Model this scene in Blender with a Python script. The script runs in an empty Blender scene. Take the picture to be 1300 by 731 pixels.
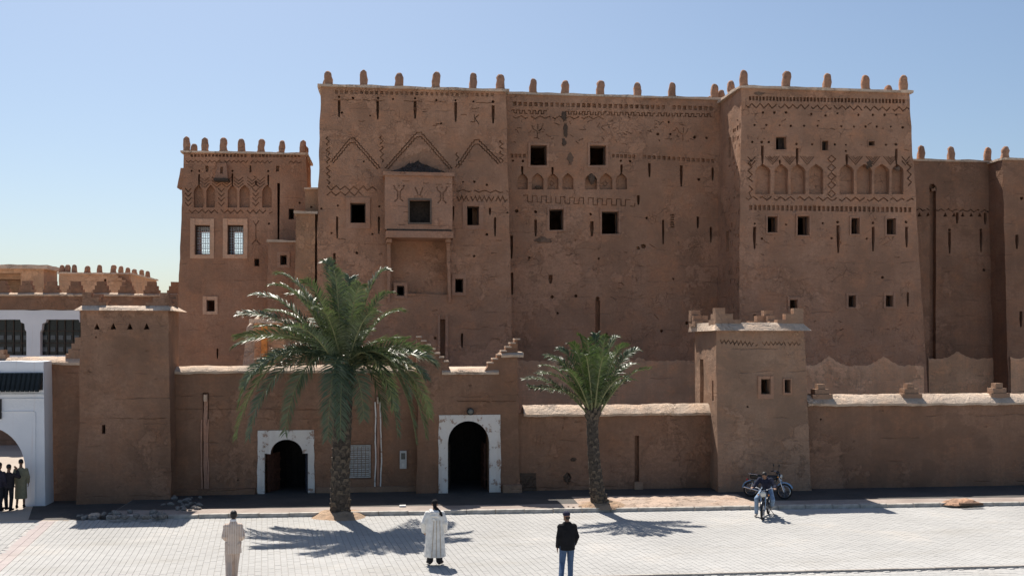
import bpy, bmesh, math, random
from mathutils import Vector, Matrix, noise
R = math.radians
random.seed(7)
scn = bpy.context.scene

# ------------------------------------------------------------------ camera, sky, sun, exposure
TH = math.atan(0.12)                       # the facades recede slightly to the right
CAM = Vector((-40.2*math.sin(TH), -40.2*math.cos(TH), 6.0))
FW = Vector((math.sin(TH), math.cos(TH), 0)); RT = Vector((math.cos(TH), -math.sin(TH), 0))
FOC, HX, HY = 1300.0, 650.0, 431.0
cam = bpy.data.cameras.new('camera'); camo = bpy.data.objects.new('camera', cam)
scn.collection.objects.link(camo); scn.camera = camo
camo.location = CAM; camo.rotation_euler = (math.pi/2, 0, -TH)
cam.sensor_width = 36; cam.lens = 36; cam.shift_y = 65.5/1300; cam.clip_end = 4000; cam.clip_start = 0.1

LIGHT = Vector((0.18, -0.70, -1.0)).normalized()      # direction the sunlight travels
SUN = -LIGHT
world = bpy.data.worlds.new('World'); scn.world = world; world.use_nodes = True
wn = world.node_tree.nodes; wl = world.node_tree.links
bg = wn['Background']; sky = wn.new('ShaderNodeTexSky'); sky.sky_type = 'NISHITA'; sky.sun_disc = False
sky.sun_elevation = math.asin(SUN.z); sky.sun_rotation = math.atan2(SUN.x, SUN.y)
sky.altitude = 300; sky.air_density = 1.0; sky.dust_density = 1.8; sky.ozone_density = 1.6
tint = wn.new('ShaderNodeMix'); tint.data_type = 'RGBA'; tint.blend_type = 'MULTIPLY'; tint.inputs[0].default_value = 1; tint.inputs[7].default_value = (.95, 1.0, 1.03, 1)
wl.new(sky.outputs[0], tint.inputs[6]); wl.new(tint.outputs[2], bg.inputs[0]); bg.inputs[1].default_value = 0.073
sun = bpy.data.lights.new('sun', 'SUN'); suno = bpy.data.objects.new('sun', sun); scn.collection.objects.link(suno)
sun.energy = 5.0; sun.angle = R(0.53); sun.color = (1.0, 0.93, 0.84)
suno.rotation_euler = LIGHT.to_track_quat('-Z', 'Y').to_euler(); suno.location = (0, 30, 60)
vs = scn.view_settings; vs.view_transform = 'Standard'; vs.look = 'None'; vs.exposure = 0.58; vs.gamma = 1; vs.use_curve_mapping = False

# ------------------------------------------------------------------ pixel helpers (1300 x 731 survey of the photograph)
def ray(px, py): return FW + RT*((px-HX)/FOC) + Vector((0, 0, (HY-py)/FOC))
def on(face, px, py):                       # point on a (leaning) facade y = yf + k z
    yf, k = face; d = ray(px, py)
    return CAM + d*((yf + k*CAM.z - CAM.y)/(d.y - k*d.z))
def gnd(px, py, z=0.0):
    d = ray(px, py); return CAM + d*((z-CAM.z)/d.z)
def camxy(X, d): return CAM + RT*X + FW*d   # point from camera-lateral metres and distance

# ------------------------------------------------------------------ object helpers
def link(o, parent=None):
    scn.collection.objects.link(o)
    if parent is not None: o.parent = parent
    return o
def tag(o, label, cat, group=None, kind=None):
    o['label'] = label; o['category'] = cat
    if group: o['group'] = group
    if kind: o['kind'] = kind
    return o
def thing(name, label, cat, loc=(0, 0, 0), rz=0, group=None):
    o = bpy.data.objects.new(name, None); o.empty_display_size = 0.3; link(o)
    o.location = loc; o.rotation_euler = (0, 0, rz); return tag(o, label, cat, group)
def mesh_from(name, V, F):
    m = bpy.data.meshes.new(name); m.from_pydata([tuple(v) for v in V], [], F); m.update(); return m
def obj(name, m, mat=None, parent=None, smooth=None, world=True):
    """m: mesh or (V,F) or bmesh; world=True: coordinates are world coordinates even when parented"""
    if isinstance(m, bmesh.types.BMesh):
        me = bpy.data.meshes.new(name); m.to_mesh(me); m.free(); m = me
    elif isinstance(m, tuple): m = mesh_from(name, *m)
    m.name = name
    o = bpy.data.objects.new(name, m); link(o, parent)
    if mat is not None:
        m.materials.clear(); m.materials.append(mat)
    if smooth is not None:
        m.polygons.foreach_set('use_smooth', [True]*len(m.polygons))
        if smooth < 180: m.set_sharp_from_angle(angle=R(smooth))
    if parent is not None and world:
        p = parent; M = Matrix.Identity(4)
        while p is not None:
            M = (Matrix.Translation(p.location) @ p.rotation_euler.to_matrix().to_4x4()) @ M; p = p.parent
        m.transform(M.inverted())
    return o
def struct(name, m, mat, smooth=None):
    o = obj(name, m, mat, None, smooth); o['kind'] = 'structure'; return o
class MB:
    """collects shapes into one mesh"""
    def __init__(s): s.V = []; s.F = []
    def add(s, V, F):
        n = len(s.V); s.V += [Vector(v) for v in V]; s.F += [tuple(i+n for i in f) for f in F]; return s
    def box(s, lo, hi):
        x0, y0, z0 = lo; x1, y1, z1 = hi
        return s.add([(x0,y0,z0),(x1,y0,z0),(x1,y1,z0),(x0,y1,z0),(x0,y0,z1),(x1,y0,z1),(x1,y1,z1),(x0,y1,z1)],
                     [(0,3,2,1),(4,5,6,7),(0,1,5,4),(1,2,6,5),(2,3,7,6),(3,0,4,7)])
    def tube(s, pts, rad, n=8, caps=True):
        pts = [Vector(p) for p in pts]; N = len(pts)
        if not isinstance(rad, (list, tuple)): rad = [rad]*N
        up = Vector((0, 0, 1)); V = []; F = []; prev = None
        for i, p in enumerate(pts):
            t = (pts[min(i+1, N-1)] - pts[max(i-1, 0)]).normalized()
            if prev is None:
                a = t.cross(up if abs(t.z) < .95 else Vector((1, 0, 0))).normalized()
            else:
                a = (prev - t*prev.dot(t)).normalized()
            prev = a; b = t.cross(a)
            for j in range(n):
                an = 2*math.pi*j/n; V.append(p + (a*math.cos(an) + b*math.sin(an))*rad[i])
        for i in range(N-1):
            for j in range(n):
                k = (j+1) % n; F.append((i*n+j, i*n+k, (i+1)*n+k, (i+1)*n+j))
        if caps:
            F.append(tuple(range(n-1, -1, -1))); F.append(tuple((N-1)*n+j for j in range(n)))
        return s.add(V, F)
    def ell(s, c, r, n=12, m=8, rot=None):
        c = Vector(c); V = [Vector((0, 0, -r[2]))]; F = []
        for i in range(1, m):
            a = -math.pi/2 + math.pi*i/m
            for j in range(n):
                b = 2*math.pi*j/n; V.append(Vector((r[0]*math.cos(a)*math.cos(b), r[1]*math.cos(a)*math.sin(b), r[2]*math.sin(a))))
        V.append(Vector((0, 0, r[2])))
        for j in range(n):
            k = (j+1) % n; F.append((0, 1+k, 1+j)); F.append((len(V)-1, 1+(m-2)*n+j, 1+(m-2)*n+k))
            for i in range(m-2): F.append((1+i*n+j, 1+i*n+k, 1+(i+1)*n+k, 1+(i+1)*n+j))
        if rot is not None: V = [rot @ v for v in V]
        return s.add([v+c for v in V], F)
    def cap(s, p0, r0, p1, r1, n=10):        # tapered capsule
        p0 = Vector(p0); p1 = Vector(p1); t = (p1-p0); L = t.length; t = t.normalized() if L > 1e-6 else Vector((0, 0, 1))
        pts = []; rr = []
        for a in (-80, -50, -20): pts.append(p0 + t*r0*math.sin(R(a))); rr.append(r0*math.cos(R(a)))
        for a in (20, 50, 80): pts.append(p1 + t*r1*math.sin(R(a))); rr.append(r1*math.cos(R(a)))
        return s.tube(pts, rr, n)
    def prism(s, poly, ext):                 # poly: list of 3D points; ext: vector
        ext = Vector(ext); n = len(poly); V = [Vector(p) for p in poly] + [Vector(p)+ext for p in poly]
        F = [tuple(range(n-1, -1, -1)), tuple(range(n, 2*n))] + [(i, (i+1) % n, n+(i+1) % n, n+i) for i in range(n)]
        return s.add(V, F)
    def ring(s, c, axis, r0, r1, w, n=24):   # flat-sided ring (tyre/rim) about axis
        axis = Vector(axis).normalized(); a = axis.orthogonal().normalized(); b = axis.cross(a); c = Vector(c); V = []; F = []
        prof = [(r0, -w/2), (r1*.985, -w/2*.75), (r1, 0), (r1*.985, w/2*.75), (r0, w/2)]
        P = len(prof)
        for i in range(n):
            t = 2*math.pi*i/n; d = a*math.cos(t)+b*math.sin(t)
            for r, q in prof: V.append(c+d*r+axis*q)
        for i in range(n):
            k = (i+1) % n
            for j in range(P): F.append((i*P+j, k*P+j, k*P+(j+1) % P, i*P+(j+1) % P))
        return s.add(V, F)
    def build(s, name, mat, parent=None, smooth=None, world=True, fix=True):
        m = mesh_from(name, s.V, s.F)
        if fix:
            bm = bmesh.new(); bm.from_mesh(m); bmesh.ops.recalc_face_normals(bm, faces=bm.faces); bm.to_mesh(m); bm.free()
        return obj(name, m, mat, parent, smooth, world)
def bake(o):
    """replace an object's mesh by its evaluated mesh and drop its modifiers"""
    dg = bpy.context.evaluated_depsgraph_get(); ev = o.evaluated_get(dg)
    m = bpy.data.meshes.new_from_object(ev, depsgraph=dg); old = o.data; o.modifiers.clear(); o.data = m; m.name = old.name
    bpy.data.meshes.remove(old); return o
def nz(p, s, amp, seed=0.0):
    q = Vector((p[0]*s+seed, p[1]*s+seed*1.7, p[2]*s-seed)); return noise.noise(q)*amp
def rough_hexa(c, cell=0.35, amp=0.03, seed=0.0, ns=0.9, zamp=None, topamp=0.0):
    """subdivided hexahedron from 8 corners (bottom 4 ccw, top 4), surface made uneven"""
    c = [Vector(p) for p in c]
    def ln(a, b): return (c[a]-c[b]).length
    nx = max(1, int(max(ln(0, 1), ln(4, 5))/cell)); ny = max(1, int(max(ln(1, 2), ln(5, 6))/cell)); nzv = max(1, int(ln(0, 4)/cell))
    idx = {}; V = []; F = []
    def v(i, j, k):
        key = (i, j, k)
        if key in idx: return idx[key]
        u, w, t = i/nx, j/ny, k/nzv
        b = (c[0]*(1-u)+c[1]*u)*(1-w) + (c[3]*(1-u)+c[2]*u)*w
        tp = (c[4]*(1-u)+c[5]*u)*(1-w) + (c[7]*(1-u)+c[6]*u)*w
        p = b*(1-t)+tp*t
        d = Vector((nz(p, ns, amp, seed)+nz(p, ns*3.1, amp*.35, seed+5), nz(p, ns, amp, seed+11)+nz(p, ns*3.1, amp*.35, seed+17), 0))
        if k == nzv: d.z += nz(p, 1.3, topamp, seed+29)
        elif k > 0: d.z += nz(p, ns, amp if zamp is None else zamp, seed+23)
        idx[key] = len(V); V.append(p+d); return idx[key]
    for i in range(nx):
        for j in range(ny):
            F.append((v(i,j,0), v(i,j+1,0), v(i+1,j+1,0), v(i+1,j,0))); F.append((v(i,j,nzv), v(i+1,j,nzv), v(i+1,j+1,nzv), v(i,j+1,nzv)))
        for k in range(nzv):
            F.append((v(i,0,k), v(i+1,0,k), v(i+1,0,k+1), v(i,0,k+1))); F.append((v(i,ny,k), v(i,ny,k+1), v(i+1,ny,k+1), v(i+1,ny,k)))
    for j in range(ny):
        for k in range(nzv):
            F.append((v(0,j,k), v(0,j,k+1), v(0,j+1,k+1), v(0,j+1,k))); F.append((v(nx,j,k), v(nx,j+1,k), v(nx,j+1,k+1), v(nx,j,k+1)))
    return V, F
def hexa(x0, x1, y0, y1, z0, z1):
    return [(x0,y0,z0),(x1,y0,z0),(x1,y1,z0),(x0,y1,z0),(x0,y0,z1),(x1,y0,z1),(x1,y1,z1),(x0,y1,z1)]
def rough_box(x0, x1, y0, y1, z0, z1, **k): return rough_hexa(hexa(x0, x1, y0, y1, z0, z1), **k)
def profile_x(prof, x0, x1, step=0.3, amp=0.02, seed=0.0, ends=True):
    """closed profile [(y,z)] extruded along x with uneven surface"""
    n = max(1, int((x1-x0)/step)); P = len(prof); V = []; F = []
    for i in range(n+1):
        x = x0+(x1-x0)*i/n
        for y, z in prof:
            p = Vector((x, y, z)); V.append(p+Vector((0, nz(p, 1.6, amp, seed)+nz(p, 5, amp*.5, seed), nz(p, 1.1, amp, seed+9)+nz(p, 6, amp*.5, seed))))
    for i in range(n):
        for j in range(P): k = (j+1) % P; F.append((i*P+j, (i+1)*P+j, (i+1)*P+k, i*P+k))
    F.append(tuple(range(P))); F.append(tuple(n*P+j for j in range(P-1, -1, -1)))
    return V, F
def cut(o, cutters, name='cutter'):
    """boolean difference by each MB in the list"""
    for c in cutters:
        if not c.V: continue
        m = mesh_from('cut_tmp', c.V, c.F)
        bm = bmesh.new(); bm.from_mesh(m); bmesh.ops.recalc_face_normals(bm, faces=bm.faces); bm.to_mesh(m); bm.free()
        co = bpy.data.objects.new('cut_tmp', m); scn.collection.objects.link(co)
        md = o.modifiers.new('b', 'BOOLEAN'); md.operation = 'DIFFERENCE'; md.object = co
        md.solver = c.solver if hasattr(c, 'solver') else 'MANIFOLD'
        n0 = len(o.data.polygons); bake(o)
        if len(o.data.polygons) < 6: print('BOOLEAN FAILED', o.name)
        bpy.data.objects.remove(co); bpy.data.meshes.remove(m)
    return o

# ------------------------------------------------------------------ materials
MATS = {}
class NT:
    def __init__(s, name):
        s.m = bpy.data.materials.new(name); s.m.use_nodes = True; s.t = s.m.node_tree; s.n = s.t.nodes; s.l = s.t.links
        s.b = s.n['Principled BSDF']; MATS[name] = s.m
        g = s.n.new('ShaderNodeNewGeometry'); s.pos = g.outputs['Position']
    def map(s, sc, src=None):
        n = s.n.new('ShaderNodeMapping'); s.l.new(src or s.pos, n.inputs['Vector']); n.inputs['Scale'].default_value = sc; return n.outputs[0]
    def objco(s):
        n = s.n.new('ShaderNodeTexCoord'); return n.outputs['Object']
    def noise(s, scale, detail=4, rough=.55, vec=None, dist=0):
        n = s.n.new('ShaderNodeTexNoise'); n.inputs['Scale'].default_value = scale; n.inputs['Detail'].default_value = detail
        n.inputs['Roughness'].default_value = rough; n.inputs['Distortion'].default_value = dist; s.l.new(vec or s.pos, n.inputs['Vector']); return n.outputs[0]
    def voro(s, scale, feature='DISTANCE_TO_EDGE', vec=None):
        n = s.n.new('ShaderNodeTexVoronoi'); n.feature = feature; n.inputs['Scale'].default_value = scale; s.l.new(vec or s.pos, n.inputs['Vector']); return n.outputs['Distance']
    def ramp(s, f, a, b, c0=(0,0,0), c1=(1,1,1)):
        n = s.n.new('ShaderNodeValToRGB'); e = n.color_ramp.elements; e[0].position = a; e[1].position = b
        e[0].color = (*c0, 1); e[1].color = (*c1, 1); s.l.new(f, n.inputs[0]); return n.outputs[0]
    def mix(s, f, a, b, mode='MIX'):
        n = s.n.new('ShaderNodeMix'); n.data_type = 'RGBA'; n.blend_type = mode
        for i, x in ((0, f), (6, a), (7, b)):
            if isinstance(x, (int, float)): n.inputs[i].default_value = x
            elif isinstance(x, tuple): n.inputs[i].default_value = (*x, 1)
            else: s.l.new(x, n.inputs[i])
        return n.outputs[2]
    def math(s, op, a, b=0.0):
        n = s.n.new('ShaderNodeMath'); n.operation = op
        for i, x in ((0, a), (1, b)):
            if isinstance(x, (int, float)): n.inputs[i].default_value = x
            else: s.l.new(x, n.inputs[i])
        return n.outputs[0]
    def col(s, c):
        if isinstance(c, tuple): s.b.inputs['Base Color'].default_value = (*c, 1)
        else: s.l.new(c, s.b.inputs['Base Color'])
    def bump(s, h, strength=.5, dist=.02):
        n = s.n.new('ShaderNodeBump'); n.inputs['Strength'].default_value = strength; n.inputs['Distance'].default_value = dist
        s.l.new(h, n.inputs['Height']); s.l.new(n.outputs[0], s.b.inputs['Normal'])
    def rough(s, r):
        if isinstance(r, (int, float)): s.b.inputs['Roughness'].default_value = r
        else: s.l.new(r, s.b.inputs['Roughness'])
def mud(name, c, crack=0.5, streak=.35, var=.35, bump=.6, warm=(1.12, .96, .84), pits=.5):
    t = NT(name); dk = tuple(x*(1-var) for x in c); lt = tuple(min(1, x*(1+var*.6)) for x in c)
    big = t.ramp(t.noise(.35, 6, .62), .36, .66); col = t.mix(big, dk, lt)
    wcol = tuple(min(1, x*w) for x, w in zip(c, warm))
    col = t.mix(t.ramp(t.noise(1.1, 5, .6), .45, .7), col, wcol)
    st = t.ramp(t.noise(1.0, 5, .6, t.map((2.6, 2.6, .16))), .45, .72)
    col = t.mix(t.math('MULTIPLY', st, streak), col, tuple(x*.66 for x in c))
    st2 = t.ramp(t.noise(1.0, 5, .6, t.map((3.4, 3.4, .2, ) if False else (3.4, 3.4, .22))), .56, .76)
    col = t.mix(t.math('MULTIPLY', st2, streak*.6), col, tuple(min(1, x*1.35) for x in c))
    pw = t.noise(.27, 9, .72); col = t.mix(t.math('MULTIPLY', t.ramp(pw, .545, .57), .6), col, tuple(min(1, x*y*1.28) for x, y in zip(c, (1.0, .99, .98))))
    pw2 = t.noise(.31, 9, .7, t.map((1, 1, 1.6), t.math('ADD', t.pos, 0) if False else t.pos), .4); col = t.mix(t.math('MULTIPLY', t.ramp(pw2, .385, .42, (1, 1, 1), (0, 0, 0)), .6), col, tuple(x*.62 for x in c))
    sz = t.n.new('ShaderNodeSeparateXYZ'); t.l.new(t.pos, sz.inputs[0]); zz = t.math('ADD', t.math('MULTIPLY', sz.outputs[2], 1.12), t.math('MULTIPLY', t.noise(.8, 3, .5), .35))
    fr = t.math('ABSOLUTE', t.math('SUBTRACT', t.math('FRACT', zz), .5)); lift = t.math('MULTIPLY', t.ramp(fr, .0, .035, (1, 1, 1), (0, 0, 0)), t.ramp(t.noise(.9, 4, .6), .5, .62)); col = t.mix(t.math('MULTIPLY', lift, .4), col, tuple(x*.5 for x in c))
    fine = t.noise(9, 6, .7); col = t.mix(t.math('MULTIPLY', t.ramp(fine, .40, .60), .5), col, tuple(x*.7 for x in c))
    hs = t.ramp(t.noise(2.6, 7, .75, t.map((1, 1, 2.6))), .42, .60); col = t.mix(t.math('MULTIPLY', hs, .34), col, tuple(x*.68 for x in c))
    speck = t.ramp(t.noise(26, 3, .6, t.map((1, 1, 2))), .62, .72); col = t.mix(t.math('MULTIPLY', speck, .35), col, tuple(min(1, x*1.5) for x in c))
    cv = t.n.new('ShaderNodeMix'); cv.data_type = 'VECTOR'; cv.inputs[0].default_value = .25
    nn = t.n.new('ShaderNodeTexNoise'); nn.inputs['Scale'].default_value = 2.2; t.l.new(t.pos, nn.inputs['Vector'])
    t.l.new(t.pos, cv.inputs[4]); t.l.new(nn.outputs['Color'], cv.inputs[5])
    cr = t.math('MAXIMUM', t.ramp(t.voro(1.7, vec=cv.outputs[1]), .0, .018, (1,1,1), (0,0,0)), t.math('MULTIPLY', t.ramp(t.voro(4.3, vec=cv.outputs[1]), .0, .03, (1,1,1), (0,0,0)), .8))
    msk = t.ramp(t.noise(.8, 5, .65), .53, .66); crk = t.math('MULTIPLY', t.math('MULTIPLY', cr, msk), crack)
    col = t.mix(crk, col, tuple(x*.3 for x in c))
    pit = t.ramp(t.noise(3.6, 4, .5), .66, .74); pitm = t.math('MULTIPLY', pit, pits); col = t.mix(t.math('MULTIPLY', pitm, .5), col, tuple(x*.45 for x in c))
    t.col(col); t.rough(.95); t.b.inputs['Specular IOR Level'].default_value = .15
    h = t.math('ADD', t.math('MULTIPLY', t.noise(2.2, 6, .6), .9), t.math('MULTIPLY', fine, .55))
    h = t.math('SUBTRACT', h, t.math('MULTIPLY', crk, .9)); h = t.math('SUBTRACT', h, t.math('MULTIPLY', lift, .5)); h = t.math('ADD', h, t.math('MULTIPLY', t.ramp(pw, .545, .56), .35)); h = t.math('SUBTRACT', h, t.math('MULTIPLY', pitm, .6))
    t.bump(h, min(1, bump*1.15), .10); return t.m
def simple(name, c, rough=.6, metal=0.0, nscale=14, var=.2, bump=.15, spec=.4):
    t = NT(name); f = t.noise(nscale, 4, .6, t.objco())
    t.col(t.mix(t.ramp(f, .35, .65), tuple(x*(1-var) for x in c), tuple(min(1, x*(1+var)) for x in c)))
    t.rough(rough); t.b.inputs['Metallic'].default_value = metal; t.b.inputs['Specular IOR Level'].default_value = spec
    if bump: t.bump(f, bump, .01)
    return t.m
MUD = mud('mud_plaster', (.44, .258, .168), crack=.7)
MUD_R = mud('mud_plaster_tower', (.435, .257, .170), crack=.8, pits=.7)
MUD_L = mud('mud_plaster_rear_tower', (.415, .235, .153), crack=.35, pits=.3)
MUD_O = mud('mud_plaster_outer_wall', (.315, .186, .124), crack=.25, streak=.5, pits=.4)
MUD_T = mud('mud_plaster_small_tower', (.375, .243, .168), crack=.25, streak=.4, pits=.3)
MUD_P = mud('fresh_plaster', (.78, .47, .29), crack=.1, streak=.45, pits=.1)
MUD_F = mud('plaster_surround', (.44, .265, .182), crack=.2, streak=.2, pits=.2, var=.2)
MUD_C = mud('mud_coping', (.68, .54, .42), crack=.15, streak=.1, pits=.6, bump=1.0)
MUD_W = mud('pale_window_surround', (.66, .42, .29), crack=.2, streak=.3, pits=.5, var=.25)
MUD_S = mud('stair_wing_plaster', (.46, .272, .165), crack=.4, pits=.6)
MUD_O2 = mud('far_ochre_plaster', (.58, .36, .225), crack=.05, streak=.3, pits=.1)
MUD_M = mud('merlon_mud', (.43, .25, .165), crack=.2, streak=.2, pits=.4)
def whitewash():
    t = NT('whitewash'); n1 = t.noise(1.2, 5, .6); col = t.mix(t.ramp(n1, .35, .7), (.70, .665, .62), (.78, .75, .71))
    st = t.ramp(t.noise(1, 5, .6, t.map((4, 4, .3))), .5, .75); col = t.mix(t.math('MULTIPLY', st, .45), col, (.55, .45, .38))
    ch = t.ramp(t.noise(2.9, 8, .72), .565, .585); col = t.mix(t.math('MULTIPLY', ch, .85), col, (.36, .23, .165))
    t.col(col); t.rough(.85); t.bump(t.math('SUBTRACT', t.noise(12, 5, .6), ch), .5, .03); return t.m
WHITE_OLD = whitewash()
def white_paint():
    t = NT('white_paint'); n1 = t.noise(.8, 5, .6); col = t.mix(t.ramp(n1, .35, .7), (.70, .72, .76), (.78, .79, .82))
    st = t.ramp(t.noise(1, 4, .6, t.map((3.5, 3.5, .15))), .6, .75); col = t.mix(t.math('MULTIPLY', st, .5), col, (.52, .36, .27))
    t.col(col); t.rough(.7); t.bump(t.noise(10, 5, .6), .3, .02); return t.m
WHITE = white_paint()
WOOD_B = simple('shade_black_wood', (.012, .010, .009), .8, nscale=8, var=.4)  # near-black: the archway shade is put into this colour
WOOD_D = simple('dark_wood', (.045, .032, .024), .75, nscale=8, var=.4)
WOOD_R = simple('red_brown_wood', (.075, .032, .022), .7, nscale=8, var=.4)
WOOD_O = simple('orange_wood', (.62, .24, .06), .7, nscale=6, var=.3)
THATCH = simple('charred_thatch', (.06, .043, .034), .95, nscale=12, var=.6, bump=1)
IRON_W = simple('white_iron', (.62, .66, .70), .5, nscale=8, var=.1)
TILE_G = simple('dark_green_tile', (.014, .017, .016), .5, nscale=5, var=.35)
IRON_D = simple('dark_iron', (.03, .03, .032), .5, .6, nscale=8, var=.2)
# ------------------------------------------------------------------ facade toolkit
def poly_on(face, pts): return [on(face, *p) for p in pts]
def c_poly(mb, face, pts, depth, front=.3):
    P = poly_on(face, pts); mb.prism([p-Vector((0, front, 0)) for p in P], (0, front+depth, 0))
def c_rect(mb, face, x0, y0, x1, y1, depth): c_poly(mb, face, [(x0, y1), (x1, y1), (x1, y0), (x0, y0)], depth)
def c_rect_rough(mb, face, x0, y0, x1, y1, depth, j=.5):
    r = lambda: random.uniform(-j, j)
    c_poly(mb, face, [(x0+r(), y1+r()), (x1+r(), y1+r()), (x1+r(), y0+r()), (x0+r(), y0+r())], depth)
def c_slot(mb, face, x, y0, y1, w=2.4, depth=.45): # tall slot, narrower towards the bottom
    c_poly(mb, face, [(x-w*.3, y1), (x+w*.3, y1), (x+w*.6, (y0+y1)/2), (x+w*.55, y0), (x-w*.55, y0), (x-w*.6, (y0+y1)/2)], depth)
def c_hole(mb, face, x, y, r=1.7, depth=.4):
    n = 7; a0 = random.random(); c_poly(mb, face, [(x+r*random.uniform(.8, 1.15)*math.cos(a0+2*math.pi*i/n), y+r*random.uniform(.8, 1.15)*math.sin(a0+2*math.pi*i/n)) for i in range(n)], depth)
def c_niche(mb, face, x0, y0, x1, y1, depth=.2, peak=8):
    m = (x0+x1)/2; h = peak
    c_poly(mb, face, [(x0, y1), (x1, y1), (x1, y0+h*.8), (x1-(x1-x0)*.12, y0+h*.45), (m+.6, y0), (m-.6, y0), (x0+(x1-x0)*.12, y0+h*.45), (x0, y0+h*.8)], depth)
def c_line(mb, face, pts, w=1.3, depth=.085):
    """groove along a pixel polyline, mitred"""
    w *= 1.15; depth *= 1.45
    n = len(pts); L = []; Rr = []
    pts = [Vector((p[0], p[1])) for p in pts]
    for i in range(n):
        d0 = (pts[i]-pts[i-1]).normalized() if i > 0 else None; d1 = (pts[i+1]-pts[i]).normalized() if i < n-1 else None
        if d0 is None: d0 = d1
        if d1 is None: d1 = d0
        t = (d0+d1); t = t.normalized() if t.length > 1e-4 else d1
        nn = Vector((-t.y, t.x)); k = max(.5, nn.dot(Vector((-d1.y, d1.x)))); o = nn*(w/2/k)*random.uniform(.75, 1.2)
        L.append(pts[i]+o); Rr.append(pts[i]-o)
    c_poly(mb, face, [tuple(p) for p in L+Rr[::-1]], depth)
def jit(p, a=.55): return (p[0]+random.uniform(-a, a), p[1]+random.uniform(-a, a))
def along(p0, p1, f, period=6.5, wob=True):
    """points from p0 to p1 displaced sideways by the periodic pattern f(list of (u,v))"""
    p0 = Vector(p0); p1 = Vector(p1); d = p1-p0; n = max(1, round(d.length/period)); t = d/n; nn = Vector((-d.y, d.x)).normalized(); out = []
    for i in range(n):
        for u, v in f:
            q = p0+t*(i+u)+nn*v; out.append(jit((q.x, q.y), .35 if wob else 0))
    out.append((p1.x, p1.y)); return out
def wave(a): return [(0, 0), (.25, a), (.5, 0), (.75, -a)]
def zig(a): return [(0, -a), (.5, a)]
def crenel(a): return [(0, -a), (.5, -a), (.5001, a), (.9999, a)]
def breakup(mb, face, pts, w=1.3, depth=.085, seg=7, skip=.12):
    """a long groove cut as separate worn lengths"""
    i = 0
    while i < len(pts)-1:
        n = random.randint(seg-2, seg+4); s = pts[i:i+n+1]
        if len(s) > 1 and random.random() > skip: c_line(mb, face, s, w, depth)
        i += n+1
def c_dentils(mb, face, p0, p1, n, w, h, depth=.1, skip=.03):
    for i in range(n):
        if random.random() < skip: continue
        u = (i+.5)/n; x = p0[0]+(p1[0]-p0[0])*u; y = p0[1]+(p1[1]-p0[1])*u
        c_rect_rough(mb, face, x-w/2, y-h/2, x+w/2, y+h/2, depth*1.35*random.uniform(.6, 1.1), .25)
def c_blob(mb, face, x, y, rx, ry, depth):
    n = 13; a0 = random.random()*6
    c_poly(mb, face, [(x+rx*random.uniform(.65, 1.1)*math.cos(a0+2*math.pi*i/n), y+ry*random.uniform(.65, 1.1)*math.sin(a0+2*math.pi*i/n)) for i in range(n)], depth)

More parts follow.
